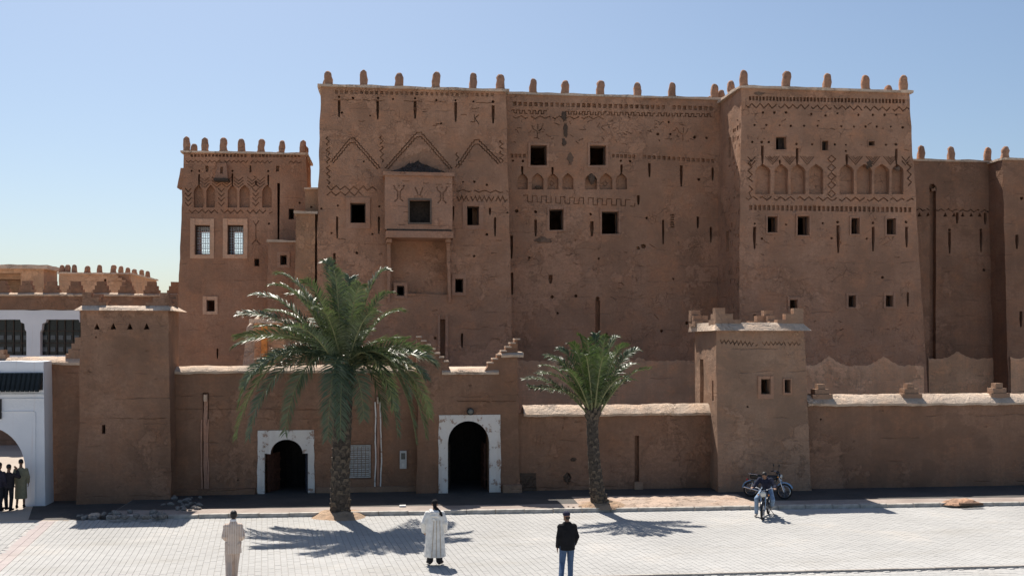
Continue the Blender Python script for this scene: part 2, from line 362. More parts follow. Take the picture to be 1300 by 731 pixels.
class Block:
    def __init__(s, face, eL, eR, top, yback, name, mat, parent, seed=0, wall=.8, cavity=True, inset=0.0, cell=.3, amp=.05, zbase=-.2, ztop=None, topamp=.04):
        s.face = face; s.ztop = on(face, *top).z if ztop is None else ztop
        def xz(e):
            a = on(face, *e[0]); b = on(face, *e[1]); k = (a.x-b.x)/(a.z-b.z) if abs(a.z-b.z) > 1e-3 else 0
            return lambda z: a.x+(z-a.z)*k
        s.xl, s.xr = xz(eL), xz(eR); s.yback = yback; yf, k = face; s.y = lambda z: yf+k*z
        zb, zt = zbase, s.ztop
        s.corn = [(s.xl(zb), s.y(zb), zb), (s.xr(zb), s.y(zb), zb), (s.xr(zb), yback, zb), (s.xl(zb)+inset, yback, zb),
                  (s.xl(zt), s.y(zt), zt), (s.xr(zt), s.y(zt), zt), (s.xr(zt), yback, zt), (s.xl(zt)+inset, yback, zt)]
        s.o = obj(name, rough_hexa(s.corn, cell, amp, seed, topamp=topamp), mat, parent)
        s.parent = parent; s.cav = MB(); s.win = MB(); s.niche = MB(); s.slot = MB(); s.groove = MB(); s.dent = MB()
        if cavity:
            w = wall; a, b = .1, zt-.7
            s.cav.add([(s.xl(a)+w, s.y(a)+w, a), (s.xr(a)-w, s.y(a)+w, a), (s.xr(a)-w, yback-w, a), (s.xl(a)+w+inset, yback-w, a),
                       (s.xl(b)+w, s.y(b)+w, b), (s.xr(b)-w, s.y(b)+w, b), (s.xr(b)-w, yback-w, b), (s.xl(b)+w+inset, yback-w, b)],
                      [(0,3,2,1),(4,5,6,7),(0,1,5,4),(1,2,6,5),(2,3,7,6),(3,0,4,7)])
    def window(s, x0, y0, x1, y1, sur=None, smat=None, frame=True, mull=False, name='window', mat=None, shutter=None):
        c_rect_rough(s.win, s.face, x0, y0, x1, y1, 1.3, .3)
        a = on(s.face, x0, y1); b = on(s.face, x1, y0); y = (a.y+b.y)/2; t = .055
        m = MB(); yw = y+.3
        m.box((a.x-.02, yw, a.z-.02), (a.x+t, yw+.08, b.z+.02)).box((b.x-t, yw, a.z-.02), (b.x+.02, yw+.08, b.z+.02))
        m.box((a.x+t, yw+.004, a.z-.02), (b.x-t, yw+.076, a.z+t)).box((a.x+t, yw+.004, b.z-t), (b.x-t, yw+.076, b.z+.02))
        if mull: m.box(((a.x+b.x)/2-.02, yw+.01, a.z+t), ((a.x+b.x)/2+.02, yw+.07, b.z-t))
        w = m.build(name, mat or WOOD_D, s.parent)
        if shutter:
            f0, f1 = shutter; q = MB().box((a.x+(b.x-a.x)*f0, yw+.09, a.z), (a.x+(b.x-a.x)*f1, yw+.13, b.z)); q.build('shutter', WOOD_D, w)
        if sur:
            l, tp, r_, bt = sur; P = [on(s.face, *p) for p in ((x0-l, y1+bt), (x1+r_, y1+bt), (x1+r_, y0-tp), (x0-l, y0-tp))]
            A, B = P[0], P[2]; q = MB(); f, k = .045, .12; e = .012
            def bar(xa, xb, za, zb, f=f):
                V, F = rough_box(xa, xb, s.y(za)-f, s.y(zb)+k, za, zb, cell=.25, amp=.015, seed=xa+za); q.add(V, F)
            bar(A.x, a.x-e, A.z, B.z); bar(b.x+e, B.x, A.z, B.z); bar(a.x-e, b.x+e, A.z, a.z-e, f*.9); bar(a.x-e, b.x+e, b.z+e, B.z, f*.9)
            q.build('surround', smat or MUD_F, w, 30)
        return w
    def finish(s):
        cut(s.o, [s.cav, s.win, s.niche, s.slot, s.groove, s.dent]); m = s.o.data
        m.polygons.foreach_set('use_smooth', [True]*len(m.polygons)); m.set_sharp_from_angle(angle=R(22)); m.update(); return s.o
    def cornice(s, over=.16, th=.13, mat=None, seed=1):
        zt = s.ztop; c = hexa(s.xl(zt)-over, s.xr(zt)+over, s.y(zt)-over, s.yback+over, zt-.02, zt-.02+th)
        return obj('cornice', rough_hexa(c, .28, .035, seed, ns=1.7, topamp=.05), mat or MUD_C, s.parent, 50)
def merlon_mesh(w=.44, d=.42, h=.72, seed=0):
    V = []; F = []; n = 12; lev = [(0, 1.14), (.1, 1.0), (.4, .98), (.66, .95), (.82, .86), (.93, .66), (1.0, .3)]
    for z, s in lev:
        for j in range(n):
            a = 2*math.pi*j/n; e = .55; cx = math.copysign(abs(math.cos(a))**e, math.cos(a)); sy = math.copysign(abs(math.sin(a))**e, math.sin(a))
            p = Vector((cx*w/2*s, sy*d/2*s, z*h)); V.append(p+Vector((nz(p, 5, .07, seed), nz(p, 5, .07, seed+3), nz(p, 4, .05, seed))))
    for i in range(len(lev)-1):
        for j in range(n): k = (j+1) % n; F.append((i*n+j, i*n+k, (i+1)*n+k, (i+1)*n+j))
    F.append(tuple((len(lev)-1)*n+j for j in range(n))); F.append(tuple(range(n-1, -1, -1)))
    return mesh_from('merlon', V, F)
MERL = []
for i in range(9):
    m = merlon_mesh(.44*(.86+.05*(i % 5)), .42, .90*(.86 if i in (3, 7) else .94+.03*(i % 4)), seed=i*7.3); m.materials.append(MUD_M); m.polygons.foreach_set('use_smooth', [True]*len(m.polygons)); MERL.append(m)
def merlon(parent, x, y, z, s=1.0, sx=1.0):
    o = bpy.data.objects.new('merlon', random.choice(MERL)); link(o, parent)
    o.location = Vector((x, y, z))-parent.location; o.scale = (s*sx, s, s*random.uniform(.94, 1.06)); o.rotation_euler = (R(random.uniform(-3, 3)), R(random.uniform(-4, 4)), R(random.uniform(-6, 6)))
    return o
def merlons_front(blk, pxs, s=1.0, sides=True, dz=.09):
    z = blk.ztop+dz; y = blk.y(blk.ztop)+.12
    for px in pxs:
        x = on((y, 0), px, 200).x; x = min(max(x, blk.xl(z)+.05), blk.xr(z)-.05); merlon(blk.parent, x, y, z, s)
    if sides:
        for x in (blk.xl(z)+.15, blk.xr(z)-.15):
            q = y+1.9
            while q < blk.yback: merlon(blk.parent, x, q, z, s); q += 1.9
        x = blk.xl(z)+.6
        while x < blk.xr(z): merlon(blk.parent, x, blk.yback-.1, z-.02, s); x += 2.0

# ------------------------------------------------------------------ the kasbah: two towers, the wall between, wings
KAS = thing('kasbah_building', 'huge brown mud-brick kasbah with two carved towers, battlements and small dark windows', 'building', (0, 14, 0))
F1 = (14.2, .018); FM = (15.7, .012); F2 = (12.0, .018)
# --- left tower
B1 = Block(F1, [(407, 112), (400, 460)], [(642, 112), (651, 460)], (407, 110), 25, 'tower_wall', MUD, KAS, 3)
B1.window(445, 258, 464, 283, (6, 7, 6, 7)); B1.window(593, 262, 608, 286, (6, 5, 6, 5))
B1.window(504, 363, 513, 375, (4, 4, 4, 4)); B1.window(578, 354, 588, 371, (4, 6, 4, 4))
for x, y0, y1, w in [(430.5, 127, 149, 3), (479.5, 128, 152, 3), (527, 128, 151, 3.4), (578.5, 130, 155, 3.2), (626, 134, 157, 3.4),
                     (428, 275, 303, 2.4), (424.5, 321, 344, 2.8), (481, 275, 297, 2.4), (628.5, 276, 300, 2.6), (622, 264, 273, 2.4), (586.5, 423, 441, 2.6), (575, 262, 280, 3)]:
    c_slot(B1.slot, F1, x, y0, y1, w)
for x, y in [(430.5, 123), (448, 124.5), (480, 124.5), (499, 126), (527, 125), (554, 127), (578.5, 127.5), (601, 129), (626, 129.5), (408, 265), (429, 261), (481.5, 262), (421, 296),
             (473, 297), (588, 231), (602, 231), (618, 235), (618, 297.5), (602, 325), (434, 143), (470, 147), (560, 157), (552.5, 429), (462, 205), (453, 321), (644, 270)]:
    c_hole(B1.slot, F1, x, y, random.uniform(1.3, 2.1))
c_rect_rough(B1.niche, F1, 559, 405, 564.5, 456, .4)
c_dentils(B1.dent, F1, (424, 117), (628, 121), 32, 3.6, 4.2, .09)
g = B1.groove
for x, ya, yb in [(416, 174, 234), (484, 173, 206), (580, 178, 210), (636, 178, 206)]: breakup(g, F1, along((x, ya), (x+1, yb), wave(2.2), 8), 1.25)
for pk, l, r in [((447, 176), (420, 206), (483, 214)), ((532, 168.5), (489, 214), (574, 214)), ((605, 178), (578, 213), (636, 207))]:
    for dy in (0, 5.5):
        m1 = (pk[0]-3, pk[1]+dy); m2 = (pk[0]+3, pk[1]+dy)
        c_line(g, F1, along((l[0]+dy*.55, l[1]+dy*.2), m1, zig(.55), 4.5)+along(m2, (r[0]-dy*.55, r[1]+dy*.2), zig(.55), 4.5), 1.25, .09)
breakup(g, F1, along((415, 238.5), (484, 239.5), zig(2.5), 11), 1.3); breakup(g, F1, along((415, 245.5), (484, 246.5), [(0, 2.5), (.5, -2.5)], 11), 1.3)
breakup(g, F1, along((578, 242), (646, 244), wave(1.3), 14), 1.2); breakup(g, F1, along((580, 252), (644, 253), zig(3), 6), 1.3)
breakup(g, F1, along((424, 126.5), (628, 131), wave(.4), 14), .9, .05, skip=.25)
c_line(g, F1, [(602, 145), (603, 155), (598, 155)], 1); c_line(g, F1, [(608, 146), (603, 150), (608, 158)], 1)
for k in range(26):                                    # worn courses and short cracks
    x = random.uniform(412, 636); y = random.choice([random.uniform(134, 166), random.uniform(300, 440)])
    c_line(g, F1, [(x, y), jit((x+random.uniform(2, 6), y), .8), jit((x+random.uniform(6, 11), y), 1.4)], random.uniform(.6, 1.1), .05)
# shallow panel under the oriel
c_poly(B1.dent, F1, [(497, 372), (568, 374), (567, 306), (497, 305)], .4)
B1.finish(); B1.cornice(seed=4); merlons_front(B1, [417, 461.5, 506.5, 553, 600.5, 635.5])
q = MB()
for a, b in (((555.5, 462), (558.5, 400)), ((565.5, 462), (569, 400))):
    A = on(F1, *a); B_ = on(F1, *b); q.add(*rough_box(A.x, B_.x, A.y-.07, A.y+.1, A.z, B_.z, cell=.25, amp=.02))
q.build('slot_surround', MUD_F, KAS)
# oriel box
FO = (F1[0]-1.15, .0)
OR = obj('oriel_balcony', rough_hexa(hexa(on(FO, 488.5, 250).x, on(FO, 574.5, 250).x, FO[0], 14.9, on(FO, 530, 291.5).z, on(FO, 530, 221).z), .22, .02, 8), MUD_F, KAS)
cv = MB(); x0, x1 = on(FO, 488.5, 250).x, on(FO, 574.5, 250).x; z0, z1 = on(FO, 530, 291.5).z, on(FO, 530, 221).z
cv.box((x0+.22, FO[0]+.22, z0+.2), (x1-.22, 14.7, z1-.2))
wv = MB(); c_rect(wv, FO, 520, 254.5, 546, 282.5, .5); gv = MB()
for cx, cy in ((506, 238), (560.5, 240)):
    c_line(gv, FO, [(cx-6, cy-3), (cx-5, cy+1), (cx-1, cy+5), (cx-1, cy+14), (cx-5, cy+18)], 1.5, .06); c_line(gv, FO, [(cx+7, cy-3), (cx+6, cy+1), (cx+2, cy+5), (cx+2, cy+14), (cx+6, cy+18)], 1.5, .06); c_hole(gv, FO, cx+.5, cy-2, 1.2, .06)
c_line(gv, FO, [(527, 238), (529, 243), (531, 248)], 1.4, .06); c_line(gv, FO, [(537, 238), (535, 243), (533, 248)], 1.4, .06); c_rect(gv, FO, 526, 248.5, 537, 251.5, .06)
for k in range(12): x = random.uniform(495, 568); y = random.choice([random.uniform(228, 236), random.uniform(268, 288)]); c_line(gv, FO, [(x, y), jit((x+4, y)), jit((x+8, y))], .9, .04)
cut(OR, [cv, wv, gv])
m = MB(); t = .09; a = on(FO, 518, 284.5); b = on(FO, 548, 252.5); ai = on(FO, 520, 282.5); bi = on(FO, 546, 254.5); yy = FO[0]
m.box((a.x, yy-.05, a.z), (ai.x, yy+.12, b.z)).box((bi.x, yy-.05, a.z), (b.x, yy+.12, b.z)).box((ai.x, yy-.045, a.z), (bi.x, yy+.12, ai.z)).box((ai.x, yy-.045, bi.z), (bi.x, yy+.12, b.z))
MB().box((ai.x-.1, 13.9, ai.z-.1), (bi.x+.1, 13.95, bi.z+.1)).build('oriel_shade_backing', WOOD_D, OR)  # added dark panel: the shade inside the oriel window as a board
m.build('window_frame', simple('grey_wood', (.13, .10, .08), .8), OR)
obj('floor_slab', rough_hexa(hexa(on(FO, 489.5, 300).x, on(FO, 575, 300).x, FO[0]-.14, 14.7, on(FO, 530, 302).z, on(FO, 530, 293.5).z), .2, .03, 2), MUD_F, OR)
obj('beam', rough_hexa(hexa(on(FO, 491, 292).x, on(FO, 573, 292).x, FO[0]-.03, 14.6, on(FO, 530, 293.3).z, on(FO, 530, 291).z), .3, .02, 2), WOOD_D, OR)
obj('eave', rough_hexa(hexa(on(FO, 486, 221).x, on(FO, 576.5, 221).x, FO[0]-.12, 14.8, on(FO, 530, 223.5).z, on(FO, 530, 219).z), .2, .03, 3), MUD_F, OR)
# ragged thatch cone
V = []; F = []; xa, xb = on(FO, 487, 220).x, on(FO, 576, 220).x; zb = on(FO, 530, 219.2).z; pk = Vector(((xa+xb)/2, 14.35, on(FO, 530, 199).z)); nx = 26; lv = 6
base = [Vector((xa+(xb-xa)*i/nx, FO[0]-.08+.9*max(0, abs(2*i/nx-1)-.75)*4*.3, zb)) for i in range(nx+1)]
for l in range(lv+1):
    u = l/lv
    for i, p in enumerate(base):
        t_ = Vector((pk.x+(p.x-pk.x)*.13, pk.y, pk.z-abs(2*i/nx-1)*.9*(0 if l < lv else .25)))
        v = p.lerp(t_, u) + Vector((0, 0, -.12*math.sin(u*math.pi))); V.append(v+Vector((nz(v, 4, .1), nz(v, 4, .1, 4), nz(v, 6, .13, 9))))
for l in range(lv):
    for i in range(nx): F.append((l*(nx+1)+i, l*(nx+1)+i+1, (l+1)*(nx+1)+i+1, (l+1)*(nx+1)+i))
th = MB().add(V, F)
for k in range(420):
    p = random.choice(V); d = Vector((random.gauss(0, .4), -random.random(), random.gauss(-.2, .5))).normalized()*random.uniform(.08, .22); s = Vector((.012, 0, .004))
    th.add([p-s, p+s, p+d], [(0, 1, 2)])
th.build('thatch_roof', THATCH, OR)
for px, pb in ((494, 493.5), (569.5, 571)):
    a = on(FO, px, 303); b = on(F1, pb, 384)
    V, F = rough_hexa([(b.x-.07, b.y-.07, b.z), (b.x+.07, b.y-.07, b.z), (b.x+.07, b.y+.2, b.z), (b.x-.07, b.y+.2, b.z),
                       (a.x-.09, FO[0]+.8, a.z), (a.x+.09, FO[0]+.8, a.z), (a.x+.09, 14.8, a.z), (a.x-.09, 14.8, a.z)], .2, .03, px)
    obj('bracket', (V, F), MUD_F, OR)
    obj('bracket_head', rough_hexa(hexa(a.x-.13, a.x+.13, FO[0]+.15, 14.7, a.z-.16, a.z+.01), .15, .03, px), MUD_F, OR)
# --- wall between the towers
BM = Block(FM, [(600, 124), (600, 460)], [(950, 124), (950, 460)], (700, 121), 25, 'curtain_wall', MUD, KAS, 31)
BM.window(673.5, 185, 694, 210, (3, 3, 3, 3)); BM.window(749, 185, 769, 210, (3, 3, 3, 3)); BM.window(697.5, 266, 715, 292, (3, 4, 3, 2)); BM.window(764, 269, 785, 297, (2.5, 3, 2.5, 2.5))
c_rect(BM.slot, FM, 811, 272, 815, 272.5, .02)
for x0, x1 in ((657, 670), (675, 690), (695, 709), (714, 728), (743, 758), (761.5, 777.5), (782, 796)): c_niche(BM.niche, FM, x0, 220, x1, 240.5, .32, 9)
for x, y0, y1, w in [(663, 211, 221, 2.6), (701.5, 212, 222, 2.6), (789, 209, 222, 2.6), (824.5, 207, 225, 3), (865, 210, 237, 3.4), (905, 213, 229, 2.8), (810.5, 248, 260, 3.4), (680, 279, 300, 3),
                     (751.5, 281, 300, 4), (842, 279, 310, 2.6), (886, 275, 290, 3), (902.5, 288, 308, 2.6), (699, 349, 360, 4.4), (649.5, 299, 328, 3), (650, 346, 374, 3), (925, 380, 395, 2)]: c_slot(BM.slot, FM, x, y0, y1, w)
for i in range(6): c_rect_rough(BM.slot, FM, 851, 272+i*3, 856, 274+i*3, .2, .2)
for x, y in [(656, 268), (680, 269), (750, 272), (821, 277), (835, 170.5), (851, 170.5), (882, 174), (897, 175), (849, 155), (887, 276-48), (672, 327), (760, 328.5), (816, 313.5), (731, 375.5), (701, 377), (708, 397.5),
             (855, 354), (651, 204), (664, 204.5), (788, 204.5), (800, 205), (770, 424), (717, 181), (872, 410), (840, 420)]: c_hole(BM.slot, FM, x, y, random.uniform(1.4, 2.6))
c_blob(BM.niche, FM, 810, 315, 2.5, 2.5, .2); c_blob(BM.niche, FM, 817, 312.5, 4, 3.6, .35)
c_rect_rough(BM.niche, FM, 756, 381, 761.5, 426, .35); c_hole(BM.slot, FM, 758.5, 379, 3)
c_dentils(BM.dent, FM, (650, 132), (906, 138), 38, 4.2, 5.2, .13); c_dentils(BM.dent, FM, (647, 198), (668, 198), 4, 3.8, 5, .12); c_dentils(BM.dent, FM, (776, 198), (807, 199), 6, 3.6, 4.6, .12); c_dentils(BM.dent, FM, (815, 199), (908, 205), 15, 4, 4.6, .13)
g = BM.groove
breakup(g, FM, along((649, 142), (905, 147), crenel(1.8), 7), 1.2, .09, seg=10, skip=.08); breakup(g, FM, along((652, 149), (800, 150), wave(1.6), 12), 1.2, skip=.3)
breakup(g, FM, along((664, 252), (806, 258), crenel(4), 11.5), 1.0, .08, seg=14, skip=.04)
for k in range(74):
    x = random.uniform(652, 880); y = random.uniform(153, 183) if random.random() < .7 else random.uniform(300, 420)
    dx, dy = random.uniform(-1, 1)*8, random.uniform(-1, 1)*5; c_line(g, FM, [(x, y), jit((x+dx*.5, y+dy*.6), 1.3), jit((x+dx, y+dy), 1.2)], random.uniform(.5, 1.1), .06)
for cx, cy in ((682, 164), (867, 168)): c_line(g, FM, [(cx-7, cy-5), (cx-5, cy), (cx, cy+3), (cx, cy+11)], 1, .06); c_line(g, FM, [(cx+7, cy-5), (cx+5, cy), (cx+1.5, cy+3)], 1, .06); c_line(g, FM, [(cx+.7, cy-6), (cx+.7, cy+1)], 1, .06)
for cx in (701.5, 769.5): c_line(g, FM, [(cx-3, 232), (cx, 228.5), (cx+3, 232), (cx, 235.5), (cx-2.6, 232.6)], 1, .27)
BM.finish(); BM.cornice(seed=9, over=.12); merlons_front(BM, [676.5, 717, 762, 809, 853, 907], sides=False)
# weathered, blackened washout below the parapet and other burnt scars: thin crusts of bare dark earth in the broken plaster
SCAR = mud('bare_dark_earth', (.14, .10, .075), crack=.2, pits=.8, bump=1.2)
def scar(parent, face, x, y, rx, ry, mat=None, proud=.03):
    n = 26; a0 = random.random()*6; q = MB()
    P = [on(face, x+rx*random.uniform(.55, 1.15)*math.cos(a0+2*math.pi*i/n), y+ry*random.uniform(.55, 1.15)*math.sin(a0+2*math.pi*i/n)) for i in range(n)]
    c = on(face, x, y); V = [c+Vector((0, -proud*1.6, 0))]+[p.lerp(c, .35)+Vector((nz(p, 5, .05), -proud*random.uniform(.8, 1.8), nz(p, 5, .05, 3))) for p in P]+[p+Vector((0, .06, 0)) for p in P]; F = []
    for i in range(n): k = (i+1) % n; F += [(0, 1+i, 1+k), (1+i, 1+n+i, 1+n+k, 1+k)]
    return q.add(V, F).build('weather_scar', mat or SCAR, parent, fix=True)
scar(KAS, FM, 716, 148, 5, 9); scar(KAS, FM, 718, 165, 4, 13); scar(KAS, FM, 716, 181, 4, 7); scar(KAS, FM, 751, 226, 5, 8); scar(KAS, FM, 683, 238, 5, 3)
scar(KAS, FM, 690, 305, 16, 5, mud('scorched_plaster', (.22, .15, .11), crack=.3)); scar(KAS, FM, 724, 202, 5, 11, MATS['scorched_plaster'])
scar(KAS, FM, 755, 180.5, 7, 2, MUD_F)
# --- right tower
B2 = Block(F2, [(941, 112), (938, 430)], [(1154, 118), (1175, 450)], (945, 112), 25, 'tower_wall', MUD_R, KAS, 57)
for r in [(985, 174, 998, 190), (1043.5, 179, 1051, 191), (1102.5, 179.5, 1110, 185)]: B2.window(*r, sur=(1, 1, 1, 1), shutter=(.5, 1))
for r in [(974.5, 275, 986.5, 295), (1012.5, 274.5, 1027, 298.5), (1080.5, 277, 1091, 297), (1125.5, 277.5, 1137, 297.5)]: B2.window(*r, sur=(2, 2.2, 2, 2))
for r in [(1003, 380.5, 1012, 393.5), (1077, 375.5, 1086, 389.5), (1124.5, 375, 1133.5, 389)]: B2.window(*r, sur=(3, 3.5, 3, 2.5))
NX = [(959, 978), (983, 1000.5), (1004, 1022.5), (1027, 1045.5), (1066, 1084), (1088, 1107), (1110, 1129), (1132, 1147)]
for a, b in NX: c_niche(B2.niche, F2, a, 208.5, b, 246.5, .34, 10)
for x, y0, y1, w in [(968, 185, 209, 3), (990, 203, 210, 2), (1012, 188, 210, 3), (1075, 196, 210, 3), (1138, 189, 210, 2.8), (958, 288, 316, 3.4), (1064, 286, 321, 3.6), (1108.5, 288, 319, 3.2), (1151, 288, 314, 3.2), (1152.5, 371, 389, 2.6), (958, 399, 409, 2.6)]: c_slot(B2.slot, F2, x, y0, y1, w)
for x, y in [(969, 143), (983, 143), (998, 143), (1030, 145), (1048, 147), (1063, 144), (1090, 146), (1108, 146), (1123, 146), (1138, 146), (958, 159), (973, 159), (990, 159.5), (1004, 160), (1021, 160), (1038, 160), (1068, 160.5), (1084, 161), (1099, 161),
             (1113, 161), (1131, 161), (1146, 162), (955, 180.5), (967, 180.5), (976, 180.5), (1011, 183), (1031, 183.5), (1060, 183.5), (1074, 184), (1074, 192), (1125, 184), (1137.5, 183.5), (958, 284), (998, 285), (967.5, 303), (1044.5, 283.5), (1063.5, 282),
             (1055.5, 302.5), (1100, 303), (1108.5, 283), (1150.5, 282), (1120.5, 352)]: c_hole(B2.slot, F2, x, y, random.uniform(1.3, 2.0))
for y, n in ((125, 46), (263.5, 48)): c_dentils(B2.dent, F2, (950, y), (1149 if y < 200 else 1158, y+4 if y < 200 else y+3), n if y < 200 else 36, 3.0 if y < 200 else 3.8, 5.4 if y < 200 else 6.4, .14)
g = B2.groove
breakup(g, F2, along((947, 134), (1154, 139), wave(2.6), 10.5), 1.3, .09, seg=12, skip=.05); breakup(g, F2, along((947, 251.5), (1160, 254), wave(2.2), 12), 1.4, .09, skip=.05)
for a, b in list(zip(NX[:-1], NX[1:])):
    cx = (a[1]+b[0])/2
    if b[0]-a[1] > 12:
        for yy in range(202, 250, 11):
            c_line(g, F2, [(cx-5, yy), (cx, yy-4.5), (cx+5, yy), (cx, yy+4.5), (cx-4.4, yy+.8)], 1.3)
        continue
    for k in range(3): h = 9-3*k; c_line(g, F2, [(cx-h, 198.5), (cx, 199+h*1.1), (cx+h, 198.5)], .95, .09)
for x in (951.5, 1153.5): breakup(g, F2, along((x, 203), (x+2, 250), zig(2.4), 9), 1.4)
for cx in (954, 1150): c_line(g, F2, [(cx-5, 199), (cx, 205), (cx+5, 199)], 1.2); c_line(g, F2, [(cx-5, 204), (cx, 210), (cx+5, 204)], 1.2)
for k in range(40):
    x = random.uniform(945, 1150); y = random.choice([random.uniform(140, 198), random.uniform(300, 345), random.uniform(395, 425)]); dx, dy = random.uniform(-1, 1)*8, random.uniform(-1, 1)*3
    c_line(g, F2, [(x, y), jit((x+dx*.5, y+dy*.6), 1.2), jit((x+dx, y+dy), 1)], random.uniform(.5, 1), .05)
# left return of the right tower: eroded pockets and a slot window
FS = MB()
zt = B2.ztop
z = 7.0
while z < zt-1.4:
    h = random.uniform(.12, .42); y = B2.y(z)+.12
    while y < B2.y(z)+1.7:
        w = random.uniform(.06, .24)
        if random.random() < .45-.1*(y-B2.y(z)): x = B2.xl(z); FS.box((x-.5, y, z), (x+random.uniform(.05, .2), y+w, z+h*random.uniform(.5, 1)))
        y += w+random.uniform(.03, .3)
    z += h+random.uniform(.02, .2)
c = MB(); z = on(FM, 931, 300).z; c.box((B2.xl(z)-.5, 14.0, z-1), (B2.xl(z)+.5, 14.45, z+.1)); z = on(FM, 928, 190).z; c.box((B2.xl(z)-.5, 13.95, z-.8), (B2.xl(z)+.5, 14.25, z+.3))
B2.finish(); cut(B2.o, [FS, c])
B2.cornice(seed=14); merlons_front(B2, [944, 997.5, 1049.5, 1098.5, 1147])
scar(KAS, F2, 1104, 208, 6, 7); scar(KAS, F2, 964, 119, 9, 3.5, MATS['scorched_plaster']); scar(KAS, F2, 1140, 214, 4, 4, MATS['scorched_plaster'])
# --- set-back wall and block at the right
FR = (17.5, .012)
BR = Block(FR, [(1120, 210), (1120, 460)], [(1300, 210), (1300, 460)], (1200, 205), 26, 'rear_wall', MUD_O, KAS, 77)
c_rect_rough(BR.niche, FR, 1180, 240, 1188, 462, .3); c_blob(BR.niche, FR, 1184, 238, 5, 5, .3)
for x in range(1167, 1246, 11):
    if x not in (1189,): c_poly(BR.slot, FR, [(x-2.5, 275), (x+2.5, 275), (x, 269.5)], .3)
for x, y0, y1 in [(1205.5, 294, 322), (1245.5, 294, 320), (1215, 270, 284), (1251, 270, 285)]: c_slot(BR.slot, FR, x, y0, y1, 3)
for x, y in [(1205.5, 292), (1245.5, 292), (1249, 343), (1262, 275)]: c_hole(BR.slot, FR, x, y, 2)
breakup(BR.groove, FR, along((1160, 266), (1262, 268), wave(1.6), 9), 1)
BR.finish(); BR.cornice(seed=5, over=.1); merlons_front(BR, [1169, 1207.5, 1253], .95, sides=False)
FQ = (16.0, .015)
BQ = Block(FQ, [(1273, 210), (1279, 450)], [(1420, 210), (1430, 450)], (1280, 203), 26, 'wing_wall', MUD_O, KAS, 91)
for x, y0, y1 in [(1291, 298, 316), (1296, 395, 415), (1297, 250, 254)]: c_slot(BQ.slot, FQ, x, y0, y1, 3.4)
BQ.finish(); BQ.cornice(seed=6, over=.1); merlons_front(BQ, [1276, 1318, 1362, 1405], .95, sides=False)
# --- fresh plaster band along the foot of the building, with a ragged upper edge
def plaster_band(face, xs, ytop, proud=.07):
    top = [on(face, x, y) for x, y in zip(xs, ytop)]; V = []; F = []; n = len(top); yf, k = face
    for p in top: V += [p+Vector((0, -proud*.4, 0)), Vector((p.x, yf+k*(p.z-.18)-proud, p.z-.18)), Vector((p.x, yf+k*.05-proud, .05)), p+Vector((0, .1, 0))]
    for i in range(n-1):
        for j in range(3):
            if j == 2: F.append((i*4, (i+1)*4, (i+1)*4+3, i*4+3))
            else: F.append((i*4+j, (i+1)*4+j, (i+1)*4+j+1, i*4+j+1))
    MB().add(V, F).build('plaster_band', MUD_P, KAS)
def ragged(x0, x1, y, peaks, step=3.0, amp=1.2):
    xs = []; ys = []; x = x0
    while x <= x1:
        yy = y+random.uniform(-amp, amp)+amp*2*noise.noise(Vector((x*.06, y, 0)))
        for px, ph, w in peaks: yy -= ph*max(0, 1-abs(x-px)/w)**1.3
        xs.append(x); ys.append(yy); x += step
    return xs, ys
plaster_band(FM, *ragged(652, 938, 458, [(812, 5, 10)]))
plaster_band(F2, *ragged(941, 1174, 464, [(1053, 13, 20), (1122, 13, 20)], amp=.8))
plaster_band(FR, *ragged(1178, 1283, 455, [(1215, 10, 17)], amp=.8)); plaster_band(FQ, *ragged(1282, 1420, 454, [(1268, 10, 17)], amp=.8))
# --- low wing between the left tower and the tower house
FA = (15.0, .01)
A1 = Block(FA, [(387.5, 245), (385.5, 345)], [(430, 245), (430, 345)], (395, 240), 22, 'stair_wing_wall', MUD_S, KAS, 15, wall=.5)
c_slot(A1.slot, FA, 397.5, 270, 290, 3.4); A1.window(391, 317, 398, 328, (1.5, 2, 1.5, 2)); c_hole(A1.slot, FA, 395, 263, 1.5); A1.finish(); A1.cornice(.06, .08)
FA2 = (14.3, .01)
A2 = Block(FA2, [(376, 275), (371, 460)], [(400, 275), (400, 460)], (380, 271), 15.6, 'stair_wing_wall', MUD_S, KAS, 16, cavity=False); A2.finish(); A2.cornice(.12, .12)

# ------------------------------------------------------------------ tower house at the left
TOW = thing('tower_house', 'slender reddish mud tower with rounded battlements and two grilled pale-framed windows', 'tower', (-20, 17, 0))
F0 = (16.5, .02)
B0 = Block(F0, [(233, 195), (223.5, 460)], [(388, 195), (398, 460)], (240, 193.5), 20.2, 'tower_wall', MUD_L, TOW, 111, wall=.5)
g = B0.groove
for r in [(247.5, 286, 266.5, 323), (289, 286, 309, 323)]:
    w = B0.window(*r, sur=(6, 8, 5.5, 5), smat=MUD_W); x0, y0, x1, y1 = r
    a = on(F0, x0, y1); b = on(F0, x1, y0); yy = B0.y(a.z)+.62; q = MB(); n = 7
    for i in range(n+1): x = a.x+(b.x-a.x)*i/n; q.box((x-.012, yy, a.z), (x+.012, yy+.024, b.z))
    for i in range(11): z = a.z+(b.z-a.z)*(i+.5)/11; q.box((a.x, yy+.004, z-.012), (b.x, yy+.02, z+.012))
    for i in range(4):
        for j in range(6):
            c = Vector((a.x+(b.x-a.x)*(i*2+.5)/8, yy+.012, a.z+(b.z-a.z)*(j+.5)/6)); q.ring(c, (0, 1, 0), .045, .065, .02, 10)
    q.build('grille', IRON_W, w)
    bp = [(x0+9, y1+4), (x1+3, y1+4), (x1+3, y0+9), (x0+9, y0+9)]; FB = (20.2, 0); P = poly_on(FB, bp); B0.win.prism([p-Vector((0, 1.4, 0)) for p in P], (0, 2.4, 0))
